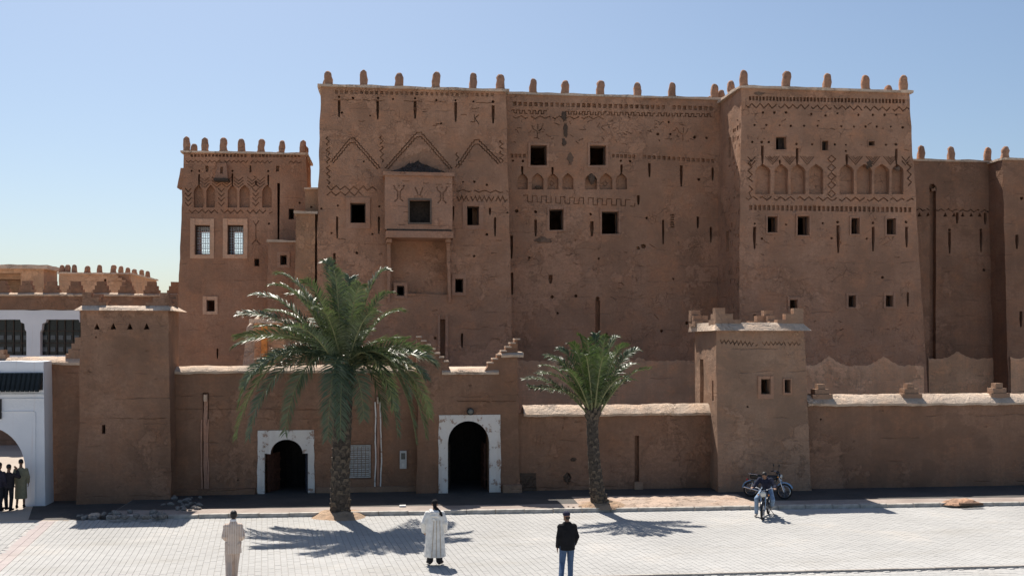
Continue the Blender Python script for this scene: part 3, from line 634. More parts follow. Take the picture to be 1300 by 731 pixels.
B0.window(262.5, 381, 272.5, 395, (5, 5, 4, 4), smat=MUD_W); B0.window(323, 328.5, 329, 338); B0.window(366.5, 265, 373, 278.5)
for x0, x1 in ((246, 258), (262, 273), (289, 301), (304, 317), (333, 345)): c_niche(B0.niche, F0, x0, 235, x1, 263.5, .3, 9)
for x, y0, y1, w in [(252.5, 221, 238, 2), (295, 220, 236, 2), (340.5, 222, 236, 2), (276, 442, 455, 2)]: c_slot(B0.slot, F0, x, y0, y1, w)
c_rect_rough(B0.slot, F0, 352, 232, 355, 306, .5)
for r in [(261, 210.5, 264.5, 218), (316.5, 210.5, 319, 219), (350.5, 211, 354.5, 218)]: c_rect_rough(B0.slot, F0, *r, .25)
for x, y in [(243, 217), (253, 217), (295, 217), (340.5, 217.5), (341.5, 284), (380.5, 257.5)]: c_hole(B0.slot, F0, x, y, 1.5)
c_dentils(B0.dent, F0, (241, 197.5), (382, 198), 31, 3.1, 3.4, .12)
breakup(g, F0, along((236, 205), (382, 206), zig(1.4), 6), .9, .07); breakup(g, F0, along((240, 268.5), (346, 269), zig(2), 8), 1.1)
for cx in (260, 303, 275, 288, 320, 330):
    for k in range(3): c_line(g, F0, [(cx-6, 233-k*4), (cx, 238-k*4), (cx+6, 233-k*4)], 1, .07)
for x in (281, 324.5, 239):
    for yy in range(242, 264, 6): c_line(g, F0, [(x-4, yy-3), (x, yy+1.5), (x+4, yy-3)], 1, .08)
c_line(g, F0, [(321, 280), (325, 286), (329, 280)], 1, .08); c_line(g, F0, [(325, 286), (325, 303)], 1, .08); c_line(g, F0, [(320, 310), (325, 304), (330, 310)], 1, .08)
B0.finish(); B0.cornice(.14, .1, seed=21); merlons_front(B0, [237, 260, 284, 307, 331.5, 357.5, 384], .86)
# small machicolation box and side bracket
a = on(F0, 274, 228); b = on(F0, 291, 208)
mo = obj('machicolation', rough_hexa([(a.x, a.y-.5, a.z), (b.x, a.y-.5, a.z), (b.x, a.y+.3, a.z), (a.x, a.y+.3, a.z), (a.x+.12, a.y-.2, b.z), (b.x-.12, a.y-.2, b.z), (b.x-.12, a.y+.4, b.z), (a.x+.12, a.y+.4, b.z)], .18, .03, 4), MUD_L, TOW)
cm = MB().box((a.x+.28, a.y-1, a.z+.25), (b.x-.28, a.y-.1, b.z-.22)); cm.solver = 'EXACT'; cut(mo, [cm])
obj('ledge', rough_hexa(hexa(a.x-.03, b.x+.02, a.y-.56, a.y+.2, a.z-.14, a.z+.0), .15, .04, 5), WOOD_D, mo)
z0 = on(F0, 230, 238).z; z1 = on(F0, 230, 213).z; xx = B0.xl(z0)
obj('side_machicolation', rough_hexa([(xx-.3, 16.9, z0), (xx+.2, 16.9, z0), (xx+.2, 17.8, z0), (xx-.3, 17.8, z0), (xx-.12, 16.9, z1), (xx+.3, 16.9, z1), (xx+.3, 17.8, z1), (xx-.12, 17.8, z1)], .2, .03, 6), MUD_L, TOW)
# annex in front of its right flank
FX = (15.2, .01)
AX = Block(FX, [(341, 310), (338, 440)], [(379, 310), (379, 440)], (350, 307), 17.5, 'annex_wall', MUD_L, TOW, 121, wall=.4)
AX.window(356, 324, 364, 336, (4, 4, 4, 4)); AX.finish(); AX.cornice(.1, .12)
# ------------------------------------------------------------------ outer wall, gatehouse and small towers
def coping(parent, x0, x1, y0, y1, z, h=.3, over=.14, seed=0, name='coping', droop=.1):
    prof = [(y0-over, z-.06), (y0-over-.03, z+.03), (y0-over+.06, z+.1), ((y0+y1)/2-.08, z+h), ((y0+y1)/2+.08, z+h), (y1+over-.06, z+.1), (y1+over+.03, z+.03), (y1+over, z-.06)]
    return obj(name, profile_x(prof, x0, x1, .16, .045, seed), MUD_C, parent, 45)
def stepped(parent, pts, y, th, name='stepped_merlon', mat=None, seed=0):
    """stepped battlement from an outline of (x,z) points, thickness th in y; slightly uneven"""
    q = MB(); P = [Vector((x+nz((x, z, seed), 3, .02), y, z+nz((x, z, seed), 4, .02, 2))) for x, z in pts]; q.prism(P, (0, th, 0))
    return q.build(name, mat or MUD_T, parent)
def step_outline(xc, z0, w, h, n=4, top=.3, side='both'):
    """symmetric stepped pyramid outline"""
    L = []; sw = (w/2)*(1-top)/n; sh = h/(n+0)
    for i in range(n):
        L += [(xc-w/2+sw*i, z0+sh*i), (xc-w/2+sw*i, z0+sh*(i+1))]
    Rr = [(2*xc-x, z) for x, z in L][::-1]
    if side == 'right': return [(xc, z0)]+[(xc, L[-1][1])]+Rr       # vertical on the left, steps down to the right
    if side == 'left': return L+[(xc, L[-1][1]), (xc, z0)]
    return L+Rr
def solid(parent, face, eL, eR, top, yback, name, mat, seed, **k): return Block(face, eL, eR, top, yback, name, mat, parent, seed, cavity=False, **k)
FW0 = (0.0, .012)
# --- left stretch of outer wall (with the low arched door)
WL = thing('outer_wall', 'brown mud outer wall with peeling white arched door and grey vent panel', 'wall', (-9, 0, 0))
b = Block(FW0, [(205, 470), (205, 630)], [(540, 470), (540, 630)], (300, 470), 3.4, 'wall_face', MUD_O, WL, 201, wall=.7)
arch = [(336, 650), (391, 650), (391, 575), (384.5, 575)] + [(364+20.5*math.cos(R(a)), 576-18.5*math.sin(R(a))) for a in range(0, 181, 12)] + [(336, 575)]
c_poly(b.win, FW0, arch, 1.5)
c_rect_rough(b.slot, FW0, 257, 498, 265, 628, .22); c_rect_rough(b.slot, FW0, 477, 502, 482.5, 628, .18)
breakup(b.groove, FW0, [jit((x, 518+.004*x), .5) for x in range(222, 530, 5)], .9, .035, 9, .3); c_hole(b.slot, FW0, 302, 609, 1.3)
c_rect(b.niche, FW0, 441.5, 563.5, 471.5, 607.5, .12)
for k in range(14): c_blob(b.dent, FW0, random.uniform(225, 530), random.uniform(478, 600), random.uniform(1, 5), random.uniform(.6, 1.8), .03)
b.finish()
xg0 = on(FW0, 213, 470).x; xg1 = on(FW0, 531, 470).x
coping(WL, xg0, xg1, b.y(b.ztop), .75, b.ztop-.06, .22, .12, 3)
obj('roof_terrace', rough_box(xg0, xg1, .9, 3.35, b.ztop-.02, b.ztop+.05, cell=.5, amp=.02), MUD_C, WL)
# whitewashed surround of the door
def arch_surround(parent, face, outer, hole, proud, mat, name):
    q = MB(); x0, y0, x1, y1 = outer; A = on(face, x0, y1); B = on(face, x1, y0)
    V, F = rough_hexa([(A.x, A.y-proud, A.z), (B.x, A.y-proud, A.z), (B.x, A.y+.25, A.z), (A.x, A.y+.25, A.z), (A.x+.02, B.y-proud, B.z), (B.x-.02, B.y-proud, B.z), (B.x-.02, B.y+.25, B.z), (A.x+.02, B.y+.25, B.z)], .16, .03, x0, ns=2)
    o = obj(name, (V, F), mat, parent); c = MB(); P = poly_on(face, hole); c.prism([p-Vector((0, .6, 0)) for p in P], (0, 1.4, 0)); cut(o, [c]); return o
arch_surround(WL, FW0, (326.5, 545.5, 399.5, 632), arch, .05, WHITE_OLD, 'door_surround')
def leaf(parent, x, y, z1, dx, dy, mat, name='door_leaf', z0=.14):
    q = MB(); d = Vector((dx, dy, 0)); n = Vector((dy, -dx, 0)).normalized()*.06; L = d.length; k = 5
    for i in range(k):
        a = Vector((x, y, z0))+d*(i/k)+d.normalized()*.006; bb = Vector((x, y, z0))+d*((i+1)/k)-d.normalized()*.006
        q.prism([a, bb, bb+n, a+n], (0, 0, z1-z0))
    for z in (z0+.35, z0+(z1-z0)*.5, z1-.3): a = Vector((x, y, z)); q.prism([a-n*.4, a+d-n*.4, a+d+n*1.4, a+n*1.4], (0, 0, .1))
    return q.build(name, mat, parent)
a = on(FW0, 337.5, 600); zt = on(FW0, 337, 577).z; leaf(WL, a.x, .3, zt, .38, .75, WOOD_R); c = on(FW0, 390.5, 600); leaf(WL, c.x-.06, .3, zt, -.12, .85, simple('blue_grey_wood', (.055, .06, .085), .7))
def shade_door(parent, x0, x1, y, z1):  # added plank door, blackened to stand for the dark of the passage
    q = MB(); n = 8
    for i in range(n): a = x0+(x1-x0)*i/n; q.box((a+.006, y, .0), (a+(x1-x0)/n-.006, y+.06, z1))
    q.box((x0, y+.061, 0), (x1, y+.1, z1)); return q.build('shade_door', WOOD_B, parent)
shade_door(WL, on(FW0, 334, 600).x-.1, on(FW0, 393, 600).x+.1, 2.2, 3.2)
# drain chutes: pale weathered render inside two upright chases
CHUTE = mud('pink_render', (.55, .33, .24), crack=.1, streak=.6)
for x0, x1, y0 in ((258.2, 263.5, 500), (478.2, 481.8, 503)):
    p = on(FW0, x0, 628); r_ = on(FW0, x1, y0); o = obj('drain_chute', rough_box(p.x, r_.x, .05, .4, .1, r_.z, cell=.2, amp=.03), CHUTE, WL)
    t = on(FW0, x0, y0+9); obj('spout', rough_box(p.x+.02, r_.x-.01, -.13, .05, t.z, r_.z-.02, cell=.1, amp=.02), MUD_C, o)
for x0 in (255.5, 263.8, 475.3, 482.6):
    p = on(FW0, x0, 626); q = on(FW0, x0+1.6, 532 if x0 < 300 else 510); obj('chute_edge', rough_box(p.x, q.x, -.03, .2, .12, q.z, cell=.12, amp=.05, seed=x0), WHITE_OLD if x0 > 300 else CHUTE, WL)
# grey lattice vent panel
va = on(FW0, 442.5, 606.5); vb = on(FW0, 470.5, 564.5); GREYP = simple('grey_lattice', (.42, .41, .39), .8, var=.2)
vp = MB(); W = vb.x-va.x; H = vb.z-va.z
vp.box((va.x, .03, va.z), (va.x+.05, .12, vb.z)).box((vb.x-.05, .03, va.z), (vb.x, .12, vb.z)).box((va.x+.05, .032, va.z), (vb.x-.05, .118, va.z+.05)).box((va.x+.05, .032, vb.z-.05), (vb.x-.05, .118, vb.z))
vpo = vp.build('vent_panel', GREYP, WL)
for i in range(5):
    for j in range(7):
        x = va.x+.05+(W-.1)*(i+.5)/5; z = va.z+.05+(H-.1)*(j+.5)/7; q = MB(); hw = (W-.1)/5*.44; hh = (H-.1)/7*.42
        q.box((x-hw, .045, z-hh), (x+hw, .1, z-hh*.25)).box((x-hw, .05, z+.0), (x+hw, .1, z+hh)); q.build('vent_block', GREYP, vpo)
pa = on(FW0, 441, 628)
# electricity meter box
ma = on(FW0, 507.5, 594); mb = on(FW0, 516, 571.5)
mt = thing('meter_box', 'small pale grey electricity meter box fixed to the brown wall', 'meter box', (ma.x, 0, ma.z))
q = MB().box((ma.x, -.14, ma.z), (mb.x, .05, mb.z)); q.build('case', simple('grey_plastic', (.45, .46, .46), .5, var=.08), mt)
MB().box((ma.x+.05, -.152, mb.z-.32), (mb.x-.05, -.135, mb.z-.08)).build('window_pane', simple('smoked_glass', (.05, .06, .06), .2, var=.1), mt)
MB().box((ma.x+.08, -.15, ma.z+.06), (mb.x-.08, -.138, ma.z+.2)).build('cover', simple('pale_plastic', (.55, .55, .53), .5, var=.05), mt)
# plinth along the wall foot
obj('plinth', rough_box(on(FW0, 222, 628).x, on(FW0, 324, 628).x, -.16, .1, .0, .36, cell=.2, amp=.05, seed=7), MUD_O, WL); obj('plinth', rough_box(on(FW0, 402, 628).x, on(FW0, 530, 628).x, -.14, .1, .0, .34, cell=.2, amp=.05, seed=8), MUD_T, WL)

# --- gatehouse
GH = thing('gatehouse', 'mud gatehouse with stepped parapet and white-framed tall arched doorway', 'gate', (-2.2, -.6, 0))
FG = (-.65, .01)
b = Block(FG, [(531, 470), (529, 630)], [(657, 470), (660, 630)], (590, 470), 3.6, 'gate_wall', MUD_O, GH, 221, wall=.75)
arch = [(568.5, 655), (621, 655), (621, 562)] + [(594.7+26*math.cos(R(a_)), 561-27*math.sin(R(a_))) for a_ in range(6, 175, 12)] + [(568.5, 562)]
c_poly(b.win, FG, arch, 1.6)
breakup(b.groove, FG, [jit((x, 509), .5) for x in range(545, 656, 5)], .9, .04, 7, .2)
for x, y in [(597, 489), (649, 484), (620, 510)]: c_blob(b.dent, FG, x, y, 2.5, 1.5, .05)
b.finish()
arch_surround(GH, FG, (556.5, 526, 635.5, 633), arch, .06, WHITE_OLD, 'door_surround')
a = on(FG, 569.5, 600); leaf(GH, a.x+.02, .25, on(FG, 570, 566).z, .1, .8, WOOD_D); c = on(FG, 620, 600); leaf(GH, c.x-.08, .25, on(FG, 570, 566).z, -.06, .8, WOOD_R)
shade_door(GH, on(FG, 566, 600).x-.1, on(FG, 624, 600).x+.1, 2.75, 3.9)
def pxpoly(face, pts): return [(on(face, *p).x, on(face, *p).z) for p in pts]
Ls = [(529, 475), (529, 427)]; n = 7
for i in range(n): Ls += [(534.5+i*5.8, 427+i*5.2), (534.5+i*5.8, 432.2+i*5.2)]
Ls += [(573, 475)]
stepped(GH, pxpoly(FG, Ls), FG[0]+.02, .5, 'stepped_parapet', MUD_O, 3)
Rs = [(657, 475), (657, 430)]
for i in range(7): Rs += [(653-i*5.6, 430+i*5.0), (653-i*5.6, 435+i*5.0)]
Rs += [(612, 475)]
stepped(GH, pxpoly(FG, Rs), FG[0]+.02, .5, 'stepped_parapet', MUD_O, 4)
for i in range(7):                                      # pale caps on each step
    for base, dr in ((529+i*5.8, 1), (657.5-i*5.6-4, -1)):
        yy = (427+i*5.2) if dr > 0 else (430+i*5.0); p0 = on(FG, base-.6, yy+1.2); p1 = on(FG, base+(6.6 if i < 6 or dr < 0 else 6), yy-.6)
        obj('step_cap', rough_box(p0.x, p1.x, FG[0]-.06, FG[0]+.56, p0.z, p1.z, cell=.12, amp=.02, seed=i*3+dr), MUD_C, GH, 60)
pa = on(FG, 561, 470); pb = on(FG, 633, 470); coping(GH, pa.x, pb.x, b.y(b.ztop), .5, b.ztop-.08, .2, .1, 17)
pa = on(FG, 636, 448); pb = on(FG, 664, 450); coping(GH, pa.x, pb.x, FG[0], .6, pa.z-.1, .14, .1, 18)
obj('roof_terrace', rough_box(b.xl(4.9)+.1, b.xr(4.9)-.1, .5, 3.5, b.ztop-.02, b.ztop+.04, cell=.5, amp=.02), MUD_C, GH)
FG2 = (2.9, 0); S2 = [(512, 478), (512, 458), (516, 458), (516, 452.5), (520.5, 452.5), (520.5, 447), (525, 447), (525, 442), (534, 442), (534, 478)]
stepped(GH, pxpoly(FG2, S2), 2.9, .5, 'stepped_parapet', MUD_O, 6)
for side in ((638, 662),): p0 = on(FG, side[0], 630); p1 = on(FG, side[1], 624); obj('plinth', rough_box(p0.x, p1.x, FG[0]-.28, FG[0]+.2, 0, .42, cell=.18, amp=.06, seed=6), MUD_T, GH, 60)
lp = on(FG, 597, 522)
lamp = thing('gate_lamp', 'round dark bulkhead lamp above the tall arched doorway', 'lamp', (lp.x, lp.y, lp.z))
q = MB().ring(lp+Vector((0, -.06, 0)), (0, 1, 0), .0, .14, .16, 16); q.build('housing', IRON_D, lamp, 40); MB().ell(lp+Vector((0, -.13, 0)), (.1, .07, .1)).build('glass', simple('dusty_glass', (.16, .16, .14), .3, var=.1), lamp, 180)
# --- middle stretch
FWM = (-.5, .012)
WM = thing('outer_wall', 'low brown mud wall with pale rounded coping behind the slim palm', 'wall', (6, 0, 0))
b = solid(WM, FWM, [(655, 520), (655, 630)], [(912, 520), (912, 630)], (760, 524), .2, 'wall_face', MUD_O, 241)
c_rect_rough(b.slot, FWM, 805.5, 553, 811.5, 619, .22); c_blob(b.slot, FWM, 728, 583, 4, 3, .1); c_blob(b.slot, FWM, 721, 605, 5, 6, .12); c_blob(b.dent, FWM, 692, 590, 9, 6, .03); c_blob(b.dent, FWM, 876, 582, 8, 8, .02)
for k in range(10): c_blob(b.dent, FWM, random.uniform(670, 900), random.uniform(530, 550), random.uniform(1, 5), random.uniform(.6, 1.8), .03)
b.finish(); coping(WM, b.xl(3.4)+.3, b.xr(3.4)-.1, -.46, .2, b.ztop-.05, .36, .14, 27)
p = on(FWM, 806, 622); obj('chute_foot', rough_box(p.x-.05, p.x+.3, -.66, -.4, .1, .42, cell=.1, amp=.06), MUD_T, WM)
p = on(FWM, 668, 622); r_ = on(FWM, 681, 600); obj('scorched_corner', rough_box(p.x-.3, r_.x, -.535, -.4, .1, r_.z, cell=.15, amp=.04), SCAR, WM); scar(WM, FWM, 720, 607, 6, 9, proud=.02); scar(WM, FWM, 728, 583, 5, 4, proud=.02)
# --- right stretch
FWR = (-1.35, .012)
WR = thing('outer_wall', 'long brown mud wall with pale coping carrying little stepped merlons', 'wall', (20, 0, 0))
b = solid(WR, FWR, [(1015, 510), (1015, 620)], [(1640, 510), (1640, 620)], (1100, 511), -.6, 'wall_face', MUD_O, 251)
for k in range(16): c_blob(b.dent, FWR, random.uniform(1040, 1290), random.uniform(515, 600), random.uniform(1, 5), random.uniform(.6, 1.8), .03)
c_hole(b.slot, FWR, 1042, 532, 1.3); b.finish(); coping(WR, b.xl(3.5)+.3, b.xr(3.5), -1.31, -.6, b.ztop-.05, .36, .14, 37)
for px in (1041, 1154, 1265.5, 1385):
    c = on((-.97, 0), px, 505); w = .82
    for i, (ww, h0) in enumerate(((.82, 0), (.58, .2), (.30, .4))):
        obj('stepped_merlon', rough_box(c.x-ww/2, c.x+ww/2, -1.23+.05*i, -.71-.05*i, b.ztop+.14+h0, b.ztop+.14+h0+.195, cell=.1, amp=.025, seed=px+i), MUD_T, WR, 60)
# --- small right tower
TR = thing('corner_tower', 'square mud tower with stepped corner battlements and two small windows', 'tower', (10, 0, 0))
FT = (-1.75, .03)
b = Block(FT, [(909, 420), (912, 620)], [(1021, 418), (1030, 615)], (960, 417), 2.2, 'tower_wall', MUD_T, TR, 261, wall=.45, zbase=0, amp=.03, inset=.3)
b.window(966, 481, 977.5, 500, (4, 4, 4, 6)); b.window(996, 482, 1003, 498, (2, 2, 2, 3))
breakup(b.groove, FT, along((914, 433), (962, 437), zig(2.4), 5.5), 1.2, .05, 12, 0); breakup(b.groove, FT, along((968, 436), (1016, 436), zig(2), 5.5), 1, .04, 8, .2)
c_hole(b.slot, FT, 949, 516, 1.4)
b.finish(); sd = MB(); z = 3.4; sd.box((b.xl(z)-.6, .6, 2.9), (b.xl(z)+.7, 1.25, 5.2)); sd.box((b.xl(z)-.6, -1.1, 3.6), (b.xl(z)+.16, -.85, 4.4)); cut(b.o, [sd])
zt = b.ztop; c8 = [(b.xl(zt)-.14, b.y(zt)-.24, zt-.08), (b.xr(zt)+.22, b.y(zt)-.24, zt-.08), (b.xr(zt)+.22, 2.5, zt-.1), (b.xl(zt)+.1, 2.5, zt-.1),
                   (b.xl(zt)+.05, b.y(zt)+.12, zt+.24), (b.xr(zt)-.05, b.y(zt)+.12, zt+.24), (b.xr(zt)-.05, 2.1, zt+.24), (b.xl(zt)+.05, 2.1, zt+.24)]
obj('cap', rough_hexa(c8, .16, .03, 4, ns=2), MUD_C, TR, 40)
def corner_steps(parent, blk, zc, s=1.0, th=.34, mat=None, yb=2.05):
    z = zc
    for xs, dx in ((blk.xl(z)+.0, 1), (blk.xr(z)-.0, -1)):
        for ys, dy in ((blk.y(z)+.08, 1), (yb, -1)):
            cx = xs; n = 3
            for i in range(n):
                w = (1.15-.36*i)*s; h0 = i*.25*s
                x0, x1 = sorted((cx, cx+dx*w)); y0, y1 = sorted((ys, ys+dy*th)); obj('battlement_step', rough_box(x0, x1, y0, y1, z+h0, z+h0+.255*s, cell=.12, amp=.018, seed=i+cx), mat or MUD_T, parent, 60)
                w = (.95-.28*i)*s; y0, y1 = sorted((ys+dy*(th+.005), ys+dy*w)); xa, xb = sorted((cx+dx*.004, cx+dx*(th-.004)))
                if y1-y0 > .08: obj('battlement_step', rough_box(xa, xb, y0, y1, z+h0, z+h0+.25*s, cell=.12, amp=.018, seed=i+cx+5), mat or MUD_T, parent, 60)
corner_steps(TR, b, zt+.12, .9)
# --- small left tower
TL = thing('corner_tower', 'square brown mud tower with row of four triangular holes under its cap', 'tower', (-14, -1, 0))
FL = (-1.0, .012)
b = Block(FL, [(103.5, 392), (97.5, 640)], [(213.5, 392), (217.5, 635)], (150, 392), .9, 'tower_wall', MUD_O, TL, 271, wall=.4, zbase=0)
for x in (123, 144, 165, 186): c_poly(b.win, FL, [(x-3.8, 418), (x+3.8, 418), (x+.3, 410), (x-.3, 410)], .9)
c_rect_rough(b.win, FL, 129, 539, 134, 550, .6)
c_hole(b.slot, FL, 122, 428, 1.2); breakup(b.groove, FL, [jit((x, 531), .6) for x in range(105, 214, 5)], .8, .035, 7, .35)
for k in range(10): c_blob(b.dent, FL, random.uniform(108, 210), random.uniform(425, 600), random.uniform(1, 5), random.uniform(.8, 3), .025)
b.finish(); zt = b.ztop; c8 = [(b.xl(zt)-.22, b.y(zt)-.2, zt-.06), (b.xr(zt)+.24, b.y(zt)-.2, zt-.06), (b.xr(zt)+.3, 1.1, zt-.06), (b.xl(zt)-.22, 1.1, zt-.06),
                   (b.xl(zt)+.0, b.y(zt)+.05, zt+.12), (b.xr(zt)-.0, b.y(zt)+.05, zt+.12), (b.xr(zt)-.0, .9, zt+.12), (b.xl(zt)+.0, .9, zt+.12)]
obj('cap', rough_hexa(c8, .16, .03, 9, ns=2), MUD_C, TL, 40); corner_steps(TL, b, zt+.06, .72, .3, MUD_O, yb=.85)
# --- far left stretch behind the white gate
WF = thing('outer_wall', 'short brown mud wall between white gate and the triangle-holed tower', 'wall', (-18, 0, 0))
FF = (-.1, .01)
XW = on(FF, 57, 600).x
b = solid(WF, FF, [(56.5, 460), (56.5, 640)], [(104, 460), (104, 640)], (80, 459), .5, 'wall_face', MUD_O, 281); b.finish()
coping(WF, on(FF, -60, 455).x, b.xr(4), FF[0], .5, b.ztop-.05, .22, .12, 47)
FFs = (0.0, 0); stepped(WF, pxpoly(FFs, [(83, 456), (83, 449), (86.5, 449), (86.5, 443), (91, 443), (91, 436), (95, 436), (95, 428), (103, 428), (103, 456)]), .0, .4, 'stepped_parapet', MUD_T, 9)
stepped(WF, pxpoly(FFs, [(-3, 456), (-3, 444), (4.5, 444), (4.5, 450), (7, 450), (7, 456)]), .0, .4, 'stepped_parapet', MUD_T, 9)

# ------------------------------------------------------------------ white gate at the left edge
WG = thing('white_gate', 'white painted arched gate with dark scalloped tile eave', 'gate', (-20, -1.2, 0))
FWG = (-1.2, .008)
b = solid(WG, FWG, [(-130, 460), (-130, 640)], [(55.5, 470), (57.5, 640)], (20, 458.5), -.25, 'gate_wall', WHITE, 291, amp=.012)
cx, rx, ry, sp = -16, 48, 54, 596
arch = [(cx-rx+3, 665), (cx+rx-1, 665)] + [(cx+rx*math.cos(R(a_)), sp-ry*math.sin(R(a_))) for a_ in range(-14, 195, 8)]
c_poly(b.win, FWG, arch, 1.8); b.finish()
for r in ((43.5, 523, 45.5, 640), (-70, 521.5, 43.2, 523.3), (-90, 499.5, 56, 501.5), (-90, 505.5, 55.8, 506.5)):
    p = on(FWG, r[0], r[3]); q = on(FWG, r[2], r[1]); obj('moulding', rough_box(p.x, q.x, FWG[0]+.03-.05, FWG[0]+.2, p.z, q.z, cell=.3, amp=.004), WHITE, WG)
eo = None; z0 = on(FWG, 20, 495).z; z1 = on(FWG, 20, 473).z; xa = on(FWG, -130, 480).x; xb = on(FWG, 54.5, 480).x; x = xb-.09
eo = obj('tile_eave', rough_hexa([(xa, FWG[0]-.34, z0), (xb, FWG[0]-.34, z0), (xb, FWG[0]+.2, z0), (xa, FWG[0]+.2, z0), (xa, FWG[0]-.04, z1), (xb, FWG[0]-.04, z1), (xb, FWG[0]+.2, z1), (xa, FWG[0]+.2, z1)], .3, .006, 2), TILE_G, WG)
tile = MB(); ns = 7
for a_ in range(ns+1):
    t = math.pi*a_/ns
    tile.V += [Vector((-.075*math.cos(t), -.08*math.sin(t), 0)), Vector((-.065*math.cos(t), -.07*math.sin(t), 1))]
tile.F = [(i*2, i*2+2, i*2+3, i*2+1) for i in range(ns)]+[tuple(range(0, 2*ns+2, 2))]; tm = mesh_from('tile', tile.V, tile.F); tm.materials.append(TILE_G)
while x > xa+.1:
    o = bpy.data.objects.new('tile', tm); link(o, eo); M = Vector((x, FWG[0]-.34, z0-.05)); o.location = M-WG.location; dd = Vector((0, .3, z1-z0+.02)); o.scale = (1, 1, dd.length); o.rotation_euler = (-math.atan2(.3, z1-z0), 0, R(random.uniform(-2, 2))); x -= .165
p = on(FWG, 2.2, 531.5); q = on(FWG, -24, 506.5)
sg = thing('wall_plaque', 'small dark framed plaque above the white arch', 'plaque', (p.x, FWG[0], p.z))
MB().box((q.x, FWG[0]-.06, p.z), (p.x, FWG[0]+.06, q.z)).build('frame', IRON_D, sg); MB().box((q.x+.06, FWG[0]-.07, p.z+.06), (p.x-.05, FWG[0]-.055, q.z-.06)).build('panel', simple('blue_grey_panel', (.32, .38, .46), .5, var=.1), sg)
# ------------------------------------------------------------------ white arcade building behind the outer wall
AR = thing('arcade_building', 'white upper arcade with dark glazed bays under a stepped brown parapet', 'building', (-26, 22, 0))
FAr = (21.5, 0.0)
bw = Block(FAr, [(-160, 395), (-160, 600)], [(101, 395), (101, 600)], (50, 393.5), 27.8, 'arcade_wall', WHITE, AR, 301, wall=.4, amp=.01)
for x0, x1 in ((51, 108), (-26, 33.5), (-100, -42)):
    r_ = 5; c_poly(bw.win, FAr, [(x0, 451), (x1, 451), (x1, 421), (x1-2, 418), (x1-2.5, 411), (x1-7, 409), (x1-8, 405.5), (x0+8, 405.5), (x0+7, 409), (x0+2.5, 411), (x0+2, 418), (x0, 421)], .9)
bw.finish()
GLASS = simple('dark_glazing', (.02, .024, .026), .15, var=.3, bump=0); 
for x0, x1 in ((49, 110), (-28, 35)):
    p = on(FAr, x0, 451); q = on(FAr, x1, 404); w = MB().box((p.x, 21.95, p.z-.1), (q.x, 21.99, q.z+.1)).build('glazing', GLASS, AR); f = MB()
    n = 6
    for i in range(n+1): x = p.x+(q.x-p.x)*i/n; f.box((x-.03, 21.88, p.z), (x+.03, 21.94, q.z))
    for zf in (.0, .33, .66): z = p.z+(q.z-p.z)*zf; f.box((p.x, 21.89, z-.03), (q.x, 21.93, z+.03))
    f.build('glazing_bars', WOOD_D, w)
    for i in range(n):
        for zf in (.42, .1):
            x = p.x+(q.x-p.x)*(i+.5)/n; z = p.z+(q.z-p.z)*zf; MB().box((x-.13, 21.9, z-.0), (x+.13, 21.93, z+.26)).build('pane', simple('grey_pane', (.09, .1, .11), .25, bump=0) if 'grey_pane' not in MATS else MATS['grey_pane'], w)
zt = on(FAr, 50, 373.5).z; zb = on(FAr, 50, 393).z; xe = on(FAr, 226, 380).x; xs = on(FAr, -160, 380).x
obj('parapet', rough_box(xs, xe, 21.44, 27.8, zb, zt, cell=.4, amp=.03), MUD_O, AR); coping(AR, xs, xe, 21.44, 22.0, zt-.04, .14, .1, 57)
obj('ground_floor', rough_box(xs, on(FAr, 101.4, 400).x, 21.38, 21.6, 0, 4.4, cell=.5, amp=.03), MUD_O, AR); obj('rear_wall', rough_box(on(FAr, 101.5, 400).x, xe, 21.7, 27.7, 0, zb-.01, cell=.5, amp=.03), MUD_O, AR)
for px in (1, 33, 65, 95, 128, 160, 192, 222, -31, -62):
    c = on(FAr, px, 370); s = .055*.62
    o_ = step_outline(c.x, zt+.04, 0.9, .72, 3, .28); stepped(AR, o_, 21.5, .4, 'stepped_merlon', MUD_O, px)
# ------------------------------------------------------------------ ochre roof houses far left
FH = (38.0, 0)
H1 = thing('ochre_house', 'small ochre flat-roofed house with overhanging mud roof edge', 'house', (on(FH, 20, 400).x, 38, 0))
b = Block(FH, [(-40, 345), (-40, 400)], [(55.5, 345), (56, 400)], (30, 341), 41, 'wall', MUD_O2, H1, 311, wall=.4, cell=.5)
c_rect_rough(b.win, FH, -20, 347, 26.5, 390, 1.2); b.finish(); b.cornice(.35, .28, seed=4)
H2 = thing('ochre_house', 'pale ochre house with rounded merlons along its roof edge', 'house', (on(FH, 120, 400).x, 35, 0))
FH2 = (35.0, 0)
b = Block(FH2, [(75, 345), (75, 400)], [(166, 345), (166, 400)], (120, 347.5), 43, 'wall', MUD_O2, H2, 321, wall=.4, cell=.5)
c_slot(b.slot, FH2, 133.5, 354, 362, 3); b.finish(); b.cornice(.14, .1, seed=8)
for px in (78.5, 86, 94.5, 111, 126.5): merlon(H2, on((35.25, 0), px, 340).x, 35.25, b.ztop+.07, .66, 1.35)
for i in range(6): merlon(H2, on((35.3, 0), 144+i*3.7, 340).x, 35.3+i*1.2, b.ztop+.07, .66, 1.35)
p = on(FH2, 147, 360); 
stair = MB()
for i in range(6): stair.box((p.x+i*.25, 34.6, p.z+.55-i*.16-.2), (p.x+i*.25+.25, 35.0, p.z+.55-i*.16))
stair.build('stair_flight', MUD_O2, H2)
